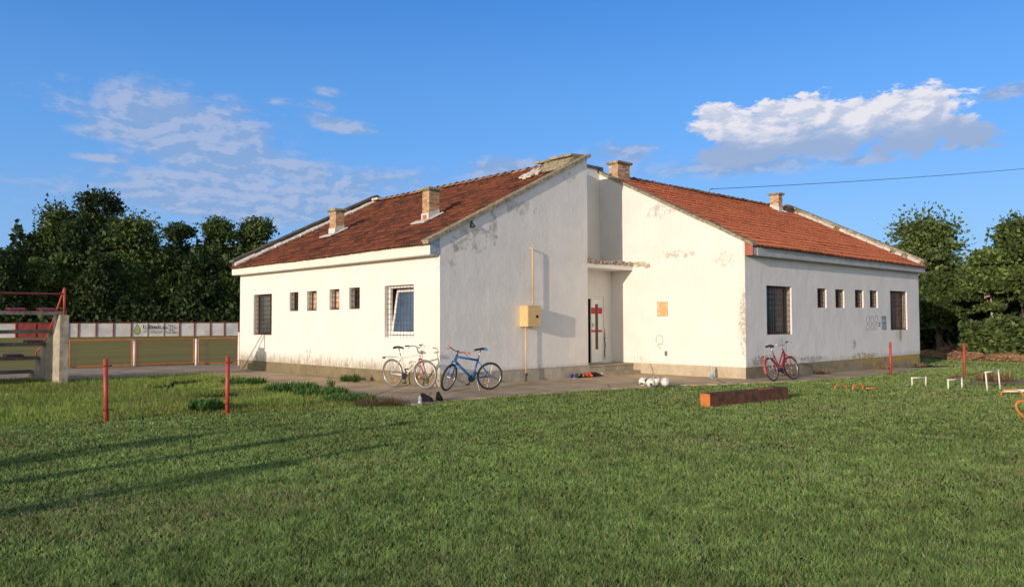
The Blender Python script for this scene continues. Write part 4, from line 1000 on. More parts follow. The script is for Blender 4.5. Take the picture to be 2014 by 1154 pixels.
# ------------------------------------------------------------------ wall round the pitch with the sponsor sign
pw = thing('perimeter_wall', 'low white panelled wall with red posts and a leaf sponsor sign across the pitch', 'wall', (0, 0, 0))
def onwall(px):
    d = ray(px, 640); n = np.array([WD[1], -WD[0]]); t = (n@(WA-CAM[:2]))/(n@d[:2]); P_ = CAM+t*d; return float((P_[:2]-WA)@WD)
WPAN = mat('white_painted_panels', (.46, .47, .48), .85, .12, .8, dirt=((.30, .33, .37), .7, .5, .6)); WRED = mat('dark_red_paint', (.20, .03, .03), .7, .3, 2)
wn = (-WD[1], WD[0]) if WD[0] < 0 else (WD[1], -WD[0])      # towards the camera
WM = Matrix.Translation((WA[0], WA[1], 0)) @ Matrix(((WD[0], wn[0]*-1, 0, 0), (WD[1], wn[1]*-1, 0, 0), (0, 0, 1, 0), (0, 0, 0, 1)))
WH = 1.66
pos = [onwall(q) for q in (-150, -115, -80, -45, -8, 31, 70, 108, 134, 154, 189, 223, 258, 289, 321, 353, 382, 413.5, 441, 469, 498, 526, 554, 582)]
for i in range(len(pos)-1):
    mid = 0.5*(pos[i]+pos[i+1]); redp = onwall(31) < mid < onwall(134)
    mb = MB(); mb.box(pos[i]+.06, pos[i+1]-.06, -.0, .06, -.1, WH-.05); mb.xf(WM); mb.build('panel', WRED if redp else WPAN, pw)
for i, p in enumerate(pos):
    mb = MB(); inside = onwall(262) < p < onwall(350)
    mb.box(p-.06, p+.06, -.12, .08, -.1, WH); mb.xf(WM); mb.build('post', WPAN if inside else (RED if (onwall(25) < p < onwall(35) or onwall(130) < p < onwall(138)) else WRED), pw)
mb = MB(); mb.box(pos[0], pos[-1], -.03, .09, WH+.001, WH+.07); mb.xf(WM); mb.build('rail', WRED, pw)
LEAF = mat('leaf_green', (.23, .30, .10), .7, .2, 2); LEAFD = mat('leaf_outline', (.06, .10, .06), .7); TXT = mat('black_lettering', (.02, .02, .02), .6); TXG = mat('grey_lettering', (.24, .27, .25), .7); TXY = mat('olive_lettering', (.30, .30, .22), .7)
s0 = onwall(262); s1 = onwall(277)
cx_ = (s0+s1)/2+.02; hw = .37
mb = MB()
def leafpoly(sc, y, zc=.86):
    P_ = [(0, .66), (.12, .42), (.27, .15), (.36, -.15), (.30, -.42), (.14, -.55), (-.14, -.55), (-.30, -.42), (-.36, -.15), (-.27, .15), (-.12, .42)]
    return [(cx_+a*sc, zc+c*sc) for a, c in P_]
mb.prism(leafpoly(1.08, 0), 1, -.022, -.002); mb.xf(WM); mb.build('leaf_emblem', LEAFD, pw)
mb = MB(); mb.prism(leafpoly(.92, 0), 1, -.028, -.0225); mb.xf(WM); mb.build('leaf_emblem', LEAF, pw)
def wtext(txt, px0, px1, zb, size, m_, bold=0.0):
    a, c = onwall(px0), onwall(px1)
    MM = WM @ Matrix.Translation((a, -.125, zb)) @ Matrix.Rotation(R(90), 4, 'X')
    o = curve_text(txt, size, m_, 'lettering', pw, Matrix.Identity(4), ext=.003, bold=bold*.5)
    xs_ = [v.co.x for v in o.data.vertices]; sc = (c-a)/(max(xs_)-min(xs_)); o.data.transform(Matrix.Diagonal((sc, 1, 1, 1))); o.data.transform(MM)
wtext('LıbeLa', 280.5, 325, .95, .66, TXT, .012)
wtext('PRODUKT', 280.5, 325, .42, .52, TXG, 0.0)
wtext('063', 331, 340, 1.22, .30, TXT); wtext('612 761', 328, 346, .93, .30, TXT); wtext('063', 331, 340, .66, .30, TXT); wtext('822 004', 328, 347, .36, .30, TXT)

# ------------------------------------------------------------------ bicycles
TYRE = mat('black_rubber', (.025, .025, .025), .8, .2, 30); RIM = mat('alloy', (.50, .50, .49), .35, .1, 20, metal=.8); CHR = mat('chrome', (.55, .55, .55), .25, .1, 20, metal=.9); BLK = mat('black_plastic', (.018, .018, .02), .5, .2, 20)
def wheel(parent, c, r, nsp, Mx, tw=.019, tm=None):
    mb = MB()
    for i in range(nsp):
        a = 2*math.pi*i/nsp; b_ = a+(.35 if i % 2 else -.35); sgn = .03 if i % 4 < 2 else -.03
        mb.tube([(c[0]+.025*math.cos(b_), sgn, c[2]+.025*math.sin(b_)), (c[0]+(r-.04)*math.cos(a), 0, c[2]+(r-.04)*math.sin(a))], .0016, 4, cap=False)
    mb.tube([(c[0], -.05, c[2]), (c[0], .05, c[2])], .02, 8); mb.xf(Mx); w = mb.build('wheel', CHR, parent)
    mb = MB(); mb.torus(c, r-tw, tw, n=44, m=8); mb.xf(Mx); mb.build('tyre', tm or TYRE, w, smooth=True)
    mb = MB(); mb.torus(c, r-.046, .013, n=44, m=6, sq=.9); mb.xf(Mx); mb.build('rim', RIM, w, smooth=True)
    return w
def bike(label, loc, heading, lean, steer, r, wb, fcol, step=False, fork_c=None, guards=False, rack=False, bars='flat', gripc=None, saddlec=None, stand_leg=True, susp=False, guardc=None, lamp=False, tw=.019, thick=1.0, tm=None):
    FR = fcol; root = thing('bicycle', label, 'bicycle', loc, (R(lean), 0, R(heading)), 'bicycles parked around the clubhouse')
    I = Matrix.Identity(4)
    BB = Vector((.43, 0, r-.055)); ST = Vector((.29, 0, r+.42)); SD = Vector((.245, 0, r+.60)); HT = Vector((wb-.185, 0, r+.50)); HB = Vector((wb-.14, 0, r+.365)); FA_ = Vector((wb, 0, r)); RA = Vector((0, 0, r))
    mb = MB()
    if step:
        mb.tube([HT-Vector((0, 0, .03)), BB+Vector((0, 0, .13))+Vector((-.03, 0, 0))], .020, 8); mb.tube([HB, BB], .021, 8)
    else:
        mb.tube([HT-Vector((-.012, 0, .035)), ST-Vector((0, 0, .05))], .018*thick, 8); mb.tube([HB, BB], .021*thick, 8)
    mb.tube([ST, BB], .017*thick, 8); mb.tube([HT, HB], .024*thick, 8)
    for s in (-1, 1):
        mb.tube([BB+Vector((0, s*.03, 0)), RA+Vector((0, s*.06, 0))], .011, 6)
        mb.tube([ST+Vector((.005, s*.012, -.07)), RA+Vector((0, s*.06, 0))], .009, 6)
    mb.build('frame', FR, root, smooth=True)
    mb = MB(); mb.tube([ST, SD], .013, 8); mb.build('seat_post', CHR, root, smooth=True)
    mb = MB(); prof = [(-.14, .075, .0), (-.12, .085, .018), (-.05, .075, .022), (.03, .04, .014), (.10, .022, .008), (.15, .014, -.006)]
    vs = []; 
    for (x, w_, z) in prof:
        for t in (-1, -.6, 0, .6, 1): vs.append((SD.x+x, w_*t, SD.z+.035+z-(.03 if abs(t) == 1 else 0)))
    o_ = len(prof)*5
    for (x, w_, z) in prof:
        for t in (-1, 1): vs.append((SD.x+x, w_*t*.7, SD.z+.0+z-.01))
    fs = [(i*5+j, i*5+j+1, (i+1)*5+j+1, (i+1)*5+j) for i in range(len(prof)-1) for j in range(4)]
    fs += [(o_+i*2, o_+i*2+1, o_+i*2+3, o_+i*2+2) for i in range(len(prof)-1)]+[(i*5, (i+1)*5, o_+(i+1)*2, o_+i*2) for i in range(len(prof)-1)]+[(i*5+4, (i+1)*5+4, o_+(i+1)*2+1, o_+i*2+1) for i in range(len(prof)-1)]
    fs += [(0, 1, 2, 3, 4, o_+1, o_)]
    mb.add(vs, fs); sdl = mb.build('saddle', BLK, root, smooth=True)
    if saddlec:
        mb = MB(); mb.box(SD.x-.146, SD.x-.075, -.086, .086, SD.z+.006, SD.z+.052); mb.build('saddle_cover', saddlec, sdl)
    wheel(root, RA, r, 28, I, tw, tm)
    # drivetrain
    mb = MB(); mb.tube([BB+Vector((0, -.045, 0)), BB+Vector((0, -.050, 0))], .085, 24); mb.tube([BB+Vector((0, -.06, 0)), BB+Vector((0, .06, 0))], .022, 8)
    ca = R(-65)
    for s in (-1, 1):
        e = BB+Vector((s*.165*math.cos(ca), 0, s*.165*math.sin(ca))); mb.beam(BB+Vector((0, -s*.062, 0)), e+Vector((0, -s*.068, 0)), .022, .014, up=(0, 1, 0))
        mb.box(e.x-.045, e.x+.045, min(-s*.075, -s*.16), max(-s*.075, -s*.16), e.z-.012, e.z+.012)
    mb.build('crankset', BLK, root)
    mb = MB(); mb.beam(BB+Vector((0, -.048, .08)), RA+Vector((0, -.045, .04)), .005, .008, up=(0, 1, 0)); mb.beam(BB+Vector((0, -.048, -.08)), RA+Vector((.02, -.045, -.09)), .005, .008, up=(0, 1, 0))
    mb.tube([RA+Vector((0, -.035, 0)), RA+Vector((0, -.045, 0))], .05, 16); mb.beam(RA+Vector((0, -.05, 0)), RA+Vector((.03, -.05, -.10)), .012, .02, up=(0, 1, 0)); mb.build('chain', CHR, root)
    if stand_leg:
        mb = MB(); mb.tube([BB+Vector((-.10, .03, -.02)), (BB.x-.13, .17, -.0)], .007, 6); mb.build('kickstand', CHR, root)
    ax = (HT-HB).normalized(); SM = Matrix.Translation(HB) @ Matrix.Rotation(R(steer), 4, ax) @ Matrix.Translation(-HB)
    fc = fork_c or FR
    mb = MB()
    mb.tube([HB-ax*.01+Vector((0, -.055, 0)), HB-ax*.01+Vector((0, .055, 0))], .018, 8)
    for s in (-1, 1):
        a_ = HB-ax*.01+Vector((0, s*.055, 0)); mb.tube([a_, a_.lerp(FA_+Vector((0, s*.055, 0)), .55), FA_+Vector((0, s*.055, 0))], [.019, .017, .010] if susp else [.012, .011, .009], 8)
    mb.xf(SM); mb.build('fork', fc, root, smooth=True)
    wheel(root, FA_, r, 28, SM, tw, tm)
    top = HT+ax*(.10 if bars == 'flat' else .13); fw = Vector((1, 0, 0))
    mb = MB(); mb.tube([HT, top, top+fw*.07+Vector((0, 0, .005))], .014, 8); c0 = top+fw*.07
    if bars == 'flat': P_ = [c0+Vector((-.07, -.30, .035)), c0+Vector((-.045, -.20, .03)), c0+Vector((-.01, -.08, .0)), c0, c0+Vector((-.01, .08, .0)), c0+Vector((-.045, .20, .03)), c0+Vector((-.07, .30, .035))]
    else: P_ = [c0+Vector((-.20, -.28, .05)), c0+Vector((-.10, -.26, .06)), c0+Vector((-.03, -.14, .05)), c0, c0+Vector((-.03, .14, .05)), c0+Vector((-.10, .26, .06)), c0+Vector((-.20, .28, .05))]
    mb.tube(P_, .011, 8); mb.xf(SM); hb = mb.build('handlebar', BLK if bars == 'flat' else CHR, root, smooth=True)
    for s in (0, 1):
        e = P_[0 if s == 0 else -1]; q = P_[1 if s == 0 else -2]; d_ = (q-e)
        mb = MB(); mb.tube([e-d_.normalized()*.005, e+d_.normalized()*min(.12, d_.length)], .017, 8); mb.xf(SM); mb.build('grip', gripc or BLK, hb, smooth=True)
        mb = MB(); a_ = e+d_*1.0; ysg = -1 if s == 0 else 1
        mb.tube([a_+Vector((.01, 0, -.01)), a_+Vector((.05, ysg*.02, -.03)), a_+Vector((.04, ysg*.10, -.05))], .006, 5); mb.xf(SM); mb.build('brake_lever', CHR if bars != 'flat' else BLK, hb)
    mb = MB()
    for s in (-1, 1): mb.tube([c0+Vector((0, s*.14, .02)), c0+Vector((.10, s*.06, -.04)), HT+Vector((.07, s*.01, -.08)), HT+Vector((-.05, 0, -.10))], .003, 4)
    mb.xf(SM); mb.build('cable', BLK, hb)
    if guards:
        gc = guardc or FR
        for (c_, a0_, a1_, Mx) in ((RA, 20, 200, I), (FA_, 30, 165, SM)):
            mb = MB(); n = 16; vs = []
            for i in range(n+1):
                a_ = R(a0_+(a1_-a0_)*i/n); rr_ = r+.018
                for yy, dz in ((-.028, -.012), (0, 0), (.028, -.012)): vs.append((c_.x+(rr_+dz)*math.cos(a_), yy, c_.z+(rr_+dz)*math.sin(a_)))
            mb.add(vs, [(i*3+j, i*3+j+1, (i+1)*3+j+1, (i+1)*3+j) for i in range(n) for j in range(2)]); mb.xf(Mx); mb.build('mudguard', gc, root, smooth=True, fix=False)
    if rack:
        mb = MB()
        for s in (-1, 1): mb.tube([RA+Vector((0, s*.065, 0)), RA+Vector((-.05, s*.05, r+.045))], .005, 5); mb.tube([RA+Vector((.20, s*.035, r+.05)), RA+Vector((-.24, s*.055, r+.05))], .006, 5)
        for i in range(5): x = -.22+i*.10; mb.tube([RA+Vector((x, -.055, r+.05)), RA+Vector((x, .055, r+.05))], .005, 5)
        mb.build('rack', CHR if not guards else METAL, root)
        mb = MB(); mb.box(-.29, -.25, -.035, .035, 2*r+.0, 2*r+.05); mb.build('rear_lamp', mat('red_lens', (.35, .03, .02), .3), root)
    mb = MB(); 
    for (c_, a_, Mx) in ((FA_, 200, SM), (RA, 300, I)):
        t_ = MB(); q = Vector((c_.x+.19*math.cos(R(a_)), 0, c_.z+.19*math.sin(R(a_)))); t_.box(q.x-.028, q.x+.028, -.008, .008, q.z-.02, q.z+.02); t_.xf(Mx); mb.v += [] ; mb.add(t_.v, t_.f)
    mb.build('reflector', mat('orange_reflector', (.75, .22, .05), .3), root)
    if lamp:
        mb = MB(); mb.sphere(HT+Vector((.10, 0, .02)), .045, 12, 8, (.8, 1, 1)); mb.xf(SM); mb.build('headlamp', CHR, root, smooth=True)
    return root
PW_ = mat('pearl_white_paint', (.72, .70, .64), .35, .04, 8); PINK = mat('magenta_paint', (.50, .05, .14), .35, .1, 8)
BLU = mat('blue_paint', (.02, .11, .32), .3, .15, 5); BLU2 = mat('bright_blue', (.03, .22, .50), .4); ORG = mat('orange_red_grip', (.65, .12, .06), .5); CRIM = mat('crimson_paint', (.30, .015, .02), .35, .15, 6); TEALB = mat('sky_blue_cover', (.05, .33, .60), .5)
bike('white city bicycle with black rack parked against the sunlit wall corner', (-.80, .82, .025), -79, 3, 6, .345, 1.06, PW_, fork_c=PINK, tm=mat('grey_rubber', (.13, .13, .14), .8), rack=True, bars='city', lamp=True)
bike('blue mountain bicycle with orange grips standing on its stand on the path', (.36, -1.40, .025), 160, -5, 42, .322, 1.00, BLU, thick=1.4, bars='flat', gripc=ORG, saddlec=TEALB, susp=True, tw=.026)
bike('red bicycle with red mudguards leaning beside the shaded graffiti wall', (7.40, -4.72, .02), -2, -15, -6, .315, 1.00, CRIM, step=True, guards=True, rack=True, bars='city', guardc=mat('red_mudguard', (.48, .06, .05), .4), stand_leg=False, tw=.023, tm=mat('brown_black_rubber', (.06, .03, .025), .8))

# ------------------------------------------------------------------ balls, shoes, bottles
def ball_mat():
    m, k, b = base('football_panels'); tc = k.new('ShaderNodeTexCoord'); v = k.new('ShaderNodeTexVoronoi', feature='DISTANCE_TO_EDGE'); v.inputs['Scale'].default_value = 6.5; k.put(v.inputs['Vector'], tc.outputs['Object'])
    v2 = k.new('ShaderNodeTexVoronoi'); v2.inputs['Scale'].default_value = 6.5; k.put(v2.inputs['Vector'], tc.outputs['Object'])
    r_, g_, b2 = k.sep(v2.outputs['Color'])
    c = k.mix(k.ramp(r_, .80, .82), (.74, .72, .68), (.50, .20, .13)); c = k.mix(k.ramp(g_, .80, .82), c, (.06, .08, .12))
    c = k.mix(k.ramp(v.outputs['Distance'], .0, .035, 1, 0), c, (.20, .21, .22)); k.put(b.inputs['Base Color'], c); b.inputs['Roughness'].default_value = .4; return m
BALLM = ball_mat()
P1 = G(1265, 760); P2 = G(1280, 762.5); P3 = G(1291, 758.5); P4 = G(1308.5, 761)
for i, (P_, lab, rot) in enumerate(((P1, 'white and red football at the left end of the row of balls', (0.3, 1, .2)), (P2, 'football nearest the camera in the cluster on the lawn edge', (1.4, .4, 2)), (P3, 'dark patterned football hidden behind the front ball', (2.2, 2, 1)), (P4, 'pale football lying alone at the right end of the balls', (.2, .1, 3)))):
    mb = MB(); mb.sphere((0, 0, 0), .11, 28, 18); o = mb.build('football', BALLM, None, smooth=True, loc=(P_[0], P_[1], .125)); o.rotation_euler = rot; tag(o, lab, 'football', 'footballs on the lawn edge')
def shoe(parent, off, ang, upper, sole, accent=None, L=.28, H=.09):
    c, s = math.cos(R(ang)), math.sin(R(ang)); MM = Matrix.Translation(off) @ Matrix.Rotation(R(ang), 4, 'Z')
    st = [(-.14, .030, .07), (-.12, .036, .095), (-.06, .036, .10), (-.01, .036, .085), (.05, .042, .062), (.10, .044, .05), (.135, .030, .036), (.148, .010, .02)]
    k_ = L/.29; mb = MB(); vs = []; N = 8
    for (x, w_, h) in st:
        for j in range(N):
            a = math.pi*j/(N-1); vs.append((x*k_, w_*math.cos(a), .018+(h*H/.09)*math.sin(a)**.6))
    mb.add(vs, [(i*N+j, i*N+j+1, (i+1)*N+j+1, (i+1)*N+j) for i in range(len(st)-1) for j in range(N-1)]+[tuple(range(N))]); mb.xf(MM); o = mb.build('shoe', upper, parent, smooth=True)
    mb = MB(); vs = [(x*k_*1.02, sgn*w_*1.06, z) for (x, w_, h) in st for sgn in (-1, 1) for z in (0, .02)]
    n = len(st)
    fs = []
    for i in range(n-1): a = i*4; b_ = (i+1)*4; fs += [(a, a+2, b_+2, b_), (a+1, b_+1, b_+3, a+3), (a, b_, b_+1, a+1), (a+2, a+3, b_+3, b_+2)]
    mb.add(vs, fs+[(0, 1, 3, 2)]); mb.xf(MM); mb.build('sole', sole, o)
    mb = MB(); mb.sphere((-.075*k_, 0, .10*H/.09), .03, 10, 6, (1.5, .8, .35)); mb.xf(MM); mb.build('opening', BLACK, o, smooth=True)
    if accent: mb = MB(); mb.sphere((.085*k_, 0, .045*H/.09), .045, 10, 6, (1.1, .85, .6)); mb.xf(MM); mb.build('toe_cap', accent, o, smooth=True)
    return o
def shoepair(label, P_, ang, mats_, **k):
    t = thing('shoes', label, 'shoes', (float(P_[0]), float(P_[1]), .026), (0, 0, 0), 'pairs of shoes left by the wall'); shoe(t, (0, 0, 0), ang, *mats_, **k); a = R(ang+90)
    shoe(t, (math.cos(a)*.12+.01, math.sin(a)*.12, 0), ang+6, *mats_, **k); return t
SH = lambda n, c: mat(n, c, .85, .2, 30, spec=.15)
shoepair('blue and pink trainers with white soles, first pair by the step', G(1123, 745.5), -160, (SH('blue_mesh', (.05, .08, .30)), SH('white_sole', (.7, .6, .55)), SH('pink_mesh', (.55, .10, .22))))
shoepair('black and lime green boots next to the orange pair', G(1137, 744), -125, (SH('black_lime', (.03, .05, .02)), SH('black_sole', (.03, .03, .03)), SH('lime', (.45, .62, .12))))
shoepair('orange red football boots with rounded toes by the step', G(1153, 742.8), -115, (SH('orange_mesh', (.62, .07, .04)), SH('dark_sole', (.05, .02, .02)), SH('coral_toe', (.85, .16, .08))), H=.10)
shoepair('black trainers at the right end of the row of shoes', G(1168, 741.5), -100, (SH('black_mesh', (.02, .025, .03)), SH('black_rubber_sole', (.03, .03, .03))))
P_ = G(850, 792); t = thing('shoes', 'pair of tall black shoes standing on the path edge by the grass', 'shoes', (float(P_[0]), float(P_[1]), .026), (0, 0, 0), 'pairs of shoes left by the wall')
BL_ = (SH('matt_black_leather', (.012, .012, .014)), SH('black_leather_sole', (.02, .02, .02)))
Q_ = G(838, 792)-P_; shoe(t, (float(Q_[0]), float(Q_[1]), 0), -52, *BL_, L=.27, H=.14); Q_ = G(864, 789)-P_; shoe(t, (float(Q_[0]), float(Q_[1]), 0), -110, *BL_, L=.27, H=.14)
def bottle(P_, H_, r, label, liquid, lab):
    t = thing('bottle', label, 'bottle', (float(P_[0]), float(P_[1]), .026), group='water bottles')
    m, k, b = base('clear_plastic_'+str(int(H_*100))); b.inputs['Base Color'].default_value = (.62, .72, .76, 1); b.inputs['Roughness'].default_value = .12; b.inputs['Transmission Weight'].default_value = .55; b.inputs['IOR'].default_value = 1.2
    mb = MB(); mb.lathe([(0.001, 0), (r*.9, 0), (r, .012), (r, H_*.30), (r*.9, H_*.34), (r, H_*.38), (r, H_*.66), (r*.85, H_*.76), (r*.42, H_*.90), (r*.36, H_*.93), (r*.36, H_*.95)], 16); mb.build('body', m, t, smooth=True)
    mb = MB(); mb.lathe([(r*1.012, H_*.06), (r*1.015, H_*.28)], 16); mb.build('wrapper', liquid, t, smooth=True)
    mb = MB(); mb.tube([(0, 0, H_*.945), (0, 0, H_)], r*.42, 12); mb.build('cap', lab, t)
bottle(G(1400.5, 745), .33, .048, 'tall clear water bottle with blue wrapper against the plinth', mat('blue_wrapper', (.10, .25, .50), .5), mat('pale_cap', (.5, .6, .7), .5))
bottle(G(826, 796), .16, .035, 'small clear bottle lying low beside the black shoes', mat('pale_blue_wrapper', (.45, .55, .65), .5), mat('white_cap', (.75, .75, .75), .5))

# ------------------------------------------------------------------ beam, hurdles, hoops
a_ = G(1371, 799); b_ = G(1397, 800.5); c_ = G(1550, 785)
ang = math.atan2(c_[1]-b_[1], c_[0]-b_[0]); L = math.hypot(c_[0]-b_[0], c_[1]-b_[1]); wd = .235
WOODF = mat('weathered_timber', (.115, .050, .030), .9, .3, 8, bump=.008, dirt=((.05, .028, .02), 6, .5, .7)); WOODE = mat('orange_end_grain', (.50, .17, .045), .85, .15, 9, dirt=((.60, .40, .25), 12, .64, .8))
bt = thing('timber_beam', 'heavy weathered brown timber beam with orange end lying on the lawn', 'beam', (float(b_[0]), float(b_[1]), 0), (0, 0, ang))
mb = MB(); seg = 14; rr = random.Random(1); vs = []
for i in range(seg+1):
    x = .004+(L-.004)*i/seg
    for (y, z) in ((0, -.02), (wd, -.02), (wd, .245), (0, .245)): vs.append((x, y+rr.uniform(-.004, .004), z+rr.uniform(-.005, .005)))
mb.add(vs, [(i*4+j, i*4+(j+1) % 4, (i+1)*4+(j+1) % 4, (i+1)*4+j) for i in range(seg) for j in range(4)]+[(0, 1, 2, 3), tuple(seg*4+j for j in (3, 2, 1, 0))]); mb.build('timber', WOODF, bt)
mb = MB(); mb.prism([(.002, 0), (wd-.004, 0), (wd-.01, .06), (wd-.002, .13), (wd-.006, .243), (.003, .241)], 0, -.006, .003); mb.build('end_face', WOODE, bt)
mb = MB(); mb.obox((L*.72, .03, .249), (.22, 0, 0), (0, .025, 0), (0, 0, .006)); mb.build('splinter', WOODE, bt)
mb = MB()
for q in (.36, .93): mb.tube([(L*q, -.001, .12), (L*q, -.006, .12)], .010, 8)
mb.build('bolt', CHR, bt)
PVC = mat('white_pvc', (.78, .78, .72), .4, .04, 6); OPVC = mat('orange_plastic', (.80, .20, .04), .4, .08, 6)
def hurdle(pa, pb, h, label, tilt=0):
    A_ = G(*pa); B_ = G(*pb); d = B_-A_; L_ = math.hypot(d[0], d[1]); t = thing('hurdle', label, 'hurdle', (A_[0], A_[1], A_[2]), (R(tilt), 0, math.atan2(d[1], d[0])), 'low training hurdles on the lawn'); r = .0165
    for x in (0, L_): mb = MB(); mb.tube([(x, 0, -.02), (x, 0, h)], r, 8); mb.build('leg', PVC, t, smooth=True)
    mb = MB(); mb.tube([(0, 0, h), (L_, 0, h)], r*.85, 8); mb.build('bar', PVC, t, smooth=True)
    mb = MB()
    for x in (0, L_): mb.sphere((x, 0, h), r*1.5, 8, 6)
    mb.build('joint', PVC, t, smooth=True); return t
hurdle((1794, 759), (1821, 758), .20, 'small white hurdle nearest the red post of the graffiti wall')
hurdle((1865, 766), (1892, 763), .22, 'small white hurdle between the lowest and the tallest one')
hurdle((1942, 769), (1967, 765), .42, 'tallest white hurdle at the far right', -4)
def hoop(pts, h, label, name='training_hoop'):
    A_ = G(*pts[0]); B_ = G(*pts[1]); d = B_-A_; L_ = math.hypot(d[0], d[1])
    t = thing(name, label, 'training hoop', (A_[0], A_[1], A_[2]), (0, 0, math.atan2(d[1], d[0])), 'orange training arches on the lawn')
    P_ = [(0, 0, -.01), (0, 0.0, h*.45), (L_*.10, 0, h*.82), (L_*.25, 0, h*.97), (L_*.5, 0, h), (L_*.75, 0, h*.97), (L_*.90, 0, h*.82), (L_, 0, h*.45), (L_, 0, -.01)]
    mb = MB(); mb.tube(P_, .014, 8); mb.build('arch', OPVC, t, smooth=True); return t
hoop([(1642, 766), (1664, 764)], .125, 'orange arch farthest left on the lawn, nearest the wall')
hoop([(1677, 767.5), (1697, 766)], .125, 'orange arch just right of the first orange arch')
A_ = G(1703, 766); t = thing('orange_rod', 'short orange plastic rod lying flat in the grass beside the arches', 'rod', (A_[0], A_[1], A_[2]+.03)); mb = MB(); mb.tube([(0, 0, 0), (.20, -.16, .0)], .013, 8); mb.build('rod', OPVC, t, smooth=True)
hoop([(1969, 779), (2012, 781)], .14, 'long low orange arch in front of the fallen white hurdle')
A_ = G(1972, 776); B_ = G(2060, 777); t = thing('hurdle', 'white hurdle lying flat on the grass behind the low orange arch', 'hurdle', (A_[0], A_[1], A_[2]+.07), (0, 0, math.atan2(B_[1]-A_[1], B_[0]-A_[0])), 'low training hurdles on the lawn')
mb = MB(); mb.tube([(0, 0, 0), (.85, 0, .02)], .0165, 8); mb.build('leg', PVC, t, smooth=True); mb = MB(); mb.tube([(.15, .32, 0), (.85, .34, .02)], .0165, 8); mb.build('leg', PVC, t, smooth=True); mb = MB(); mb.tube([(.85, 0, .02), (.85, .34, .02)], .0165, 8); mb.build('bar', PVC, t, smooth=True)
A_ = G(2010, 822); t = thing('training_hoop', 'tall orange curved arch cut by the right edge of the view', 'training hoop', (A_[0], A_[1], 0), (0, 0, R(-43)), 'orange training arches on the lawn')
mb = MB(); mb.tube([(.035, 0, 0), (.0, 0, .05), (-.08, 0, .14), (-.095, 0, .22), (-.06, 0, .27), (.05, 0, .285), (.22, .05, .28), (.32, .06, .2), (.33, .06, 0)], .015, 8); mb.build('arch', OPVC, t, smooth=True)

# ------------------------------------------------------------------ weeds, cuttings
LEAFM = attr_mat('leaves', 0.6, trans=0.25, spec=0.35)
def weed(P_, rad, h, n, cols, label, name='weed', ln=None, cat='plant', wd_=.008, tmax=1.2, tmin=.1):
    r_ = np.random.default_rng(int(abs(P_[0]*37+P_[1]*91))+n)
    V = np.zeros((n, 4, 3), np.float32); a = r_.uniform(0, 2*np.pi, n); q = rad*np.sqrt(r_.random(n)); b0 = np.stack([q*np.cos(a), q*np.sin(a), r_.random(n)*h*.3], 1)
    ln = ln or h; az = r_.uniform(0, 2*np.pi, n); tl = r_.uniform(tmin, tmax, n); d = np.stack([np.cos(az)*np.sin(tl), np.sin(az)*np.sin(tl), np.cos(tl)], 1)*ln*r_.uniform(.4, 1.1, n)[:, None]
    s = np.stack([-np.sin(az), np.cos(az), 0*az], 1)*(wd_*r_.uniform(.6, 1.5, n))[:, None]
    V[:, 0] = b0-s*.3; V[:, 1] = b0+d*.55-s; V[:, 2] = b0+d; V[:, 3] = b0+d*.55+s
    c = np.array(cols)[r_.integers(0, len(cols), n)]*r_.uniform(.7, 1.3, n)[:, None]
    o = tri_mesh(name, V, c, LEAFM); o.location = (float(P_[0]), float(P_[1]), float(gz(P_[0], P_[1]))+.0); tag(o, label, cat); return o
GR = [(.07, .16, .03), (.10, .20, .04), (.05, .12, .03)]; DRY = [(.36, .24, .12), (.28, .17, .08), (.42, .32, .18), (.16, .10, .05)]
weed(G(682, 751), .17, .20, 420, GR, 'small green weed growing at the foot of the sunny wall')
weed(G(700, 753), .09, .24, 200, GR, 'upright green weed beside the smaller one at the sunny wall')
weed(G(480, 756), .55, .17, 1500, GR, 'green clump spilling over the path near the second red post', wd_=.012)
weed(G(575, 770), .60, .20, 1800, GR, 'bushy green clump at the path edge below the four small windows', wd_=.012)
weed(G(630, 778), .60, .17, 1600, GR, 'low green clump at the path edge between bushy clump and cuttings', wd_=.012)
weed(G(690, 789), .50, .14, 1200, GR, 'flat green clump left of the dry cuttings pile', wd_=.012)
weed(G(405, 808), .26, .20, 700, [(.06, .15, .03), (.09, .19, .05)], 'broad leaved weed between the two left red posts', wd_=.022)
weed(G(650, 768), .05, .42, 60, GR, 'single tall weed stalk at the path edge', ln=.3)
o = weed(G(745, 796), .50, .12, 1500, DRY+[(.08, .14, .04)], 'pile of dry brown cuttings at the corner of the path', 'cuttings_pile', ln=.30, cat='cuttings', wd_=.005, tmin=1.0, tmax=1.65)
for i, (px, py, lab) in enumerate(((1610, 744, 'dry grass tuft at the foot of the graffiti wall, left one'), (1650, 738, 'dry grass tuft at the wall foot below the small windows'), (1735, 727, 'dry weeds at the yellow plinth behind the red post'), (1800, 721, 'dry weeds at the far yellow corner of the plinth'))):
    P_ = G(px, py); P_[1] = EY-.10; weed(P_, .30, .10, 420, DRY, lab, 'dry_tuft', ln=.16, wd_=.006)
weed(G(1955, 751), .45, .22, 600, DRY+[(.35, .28, .10)], 'dry reddish grass tuft behind the tallest hurdle', 'dry_tuft', ln=.30)
weed(G(1885, 745), .22, .08, 200, DRY, 'dry grass round the foot of the far right red post', 'dry_tuft', ln=.15)
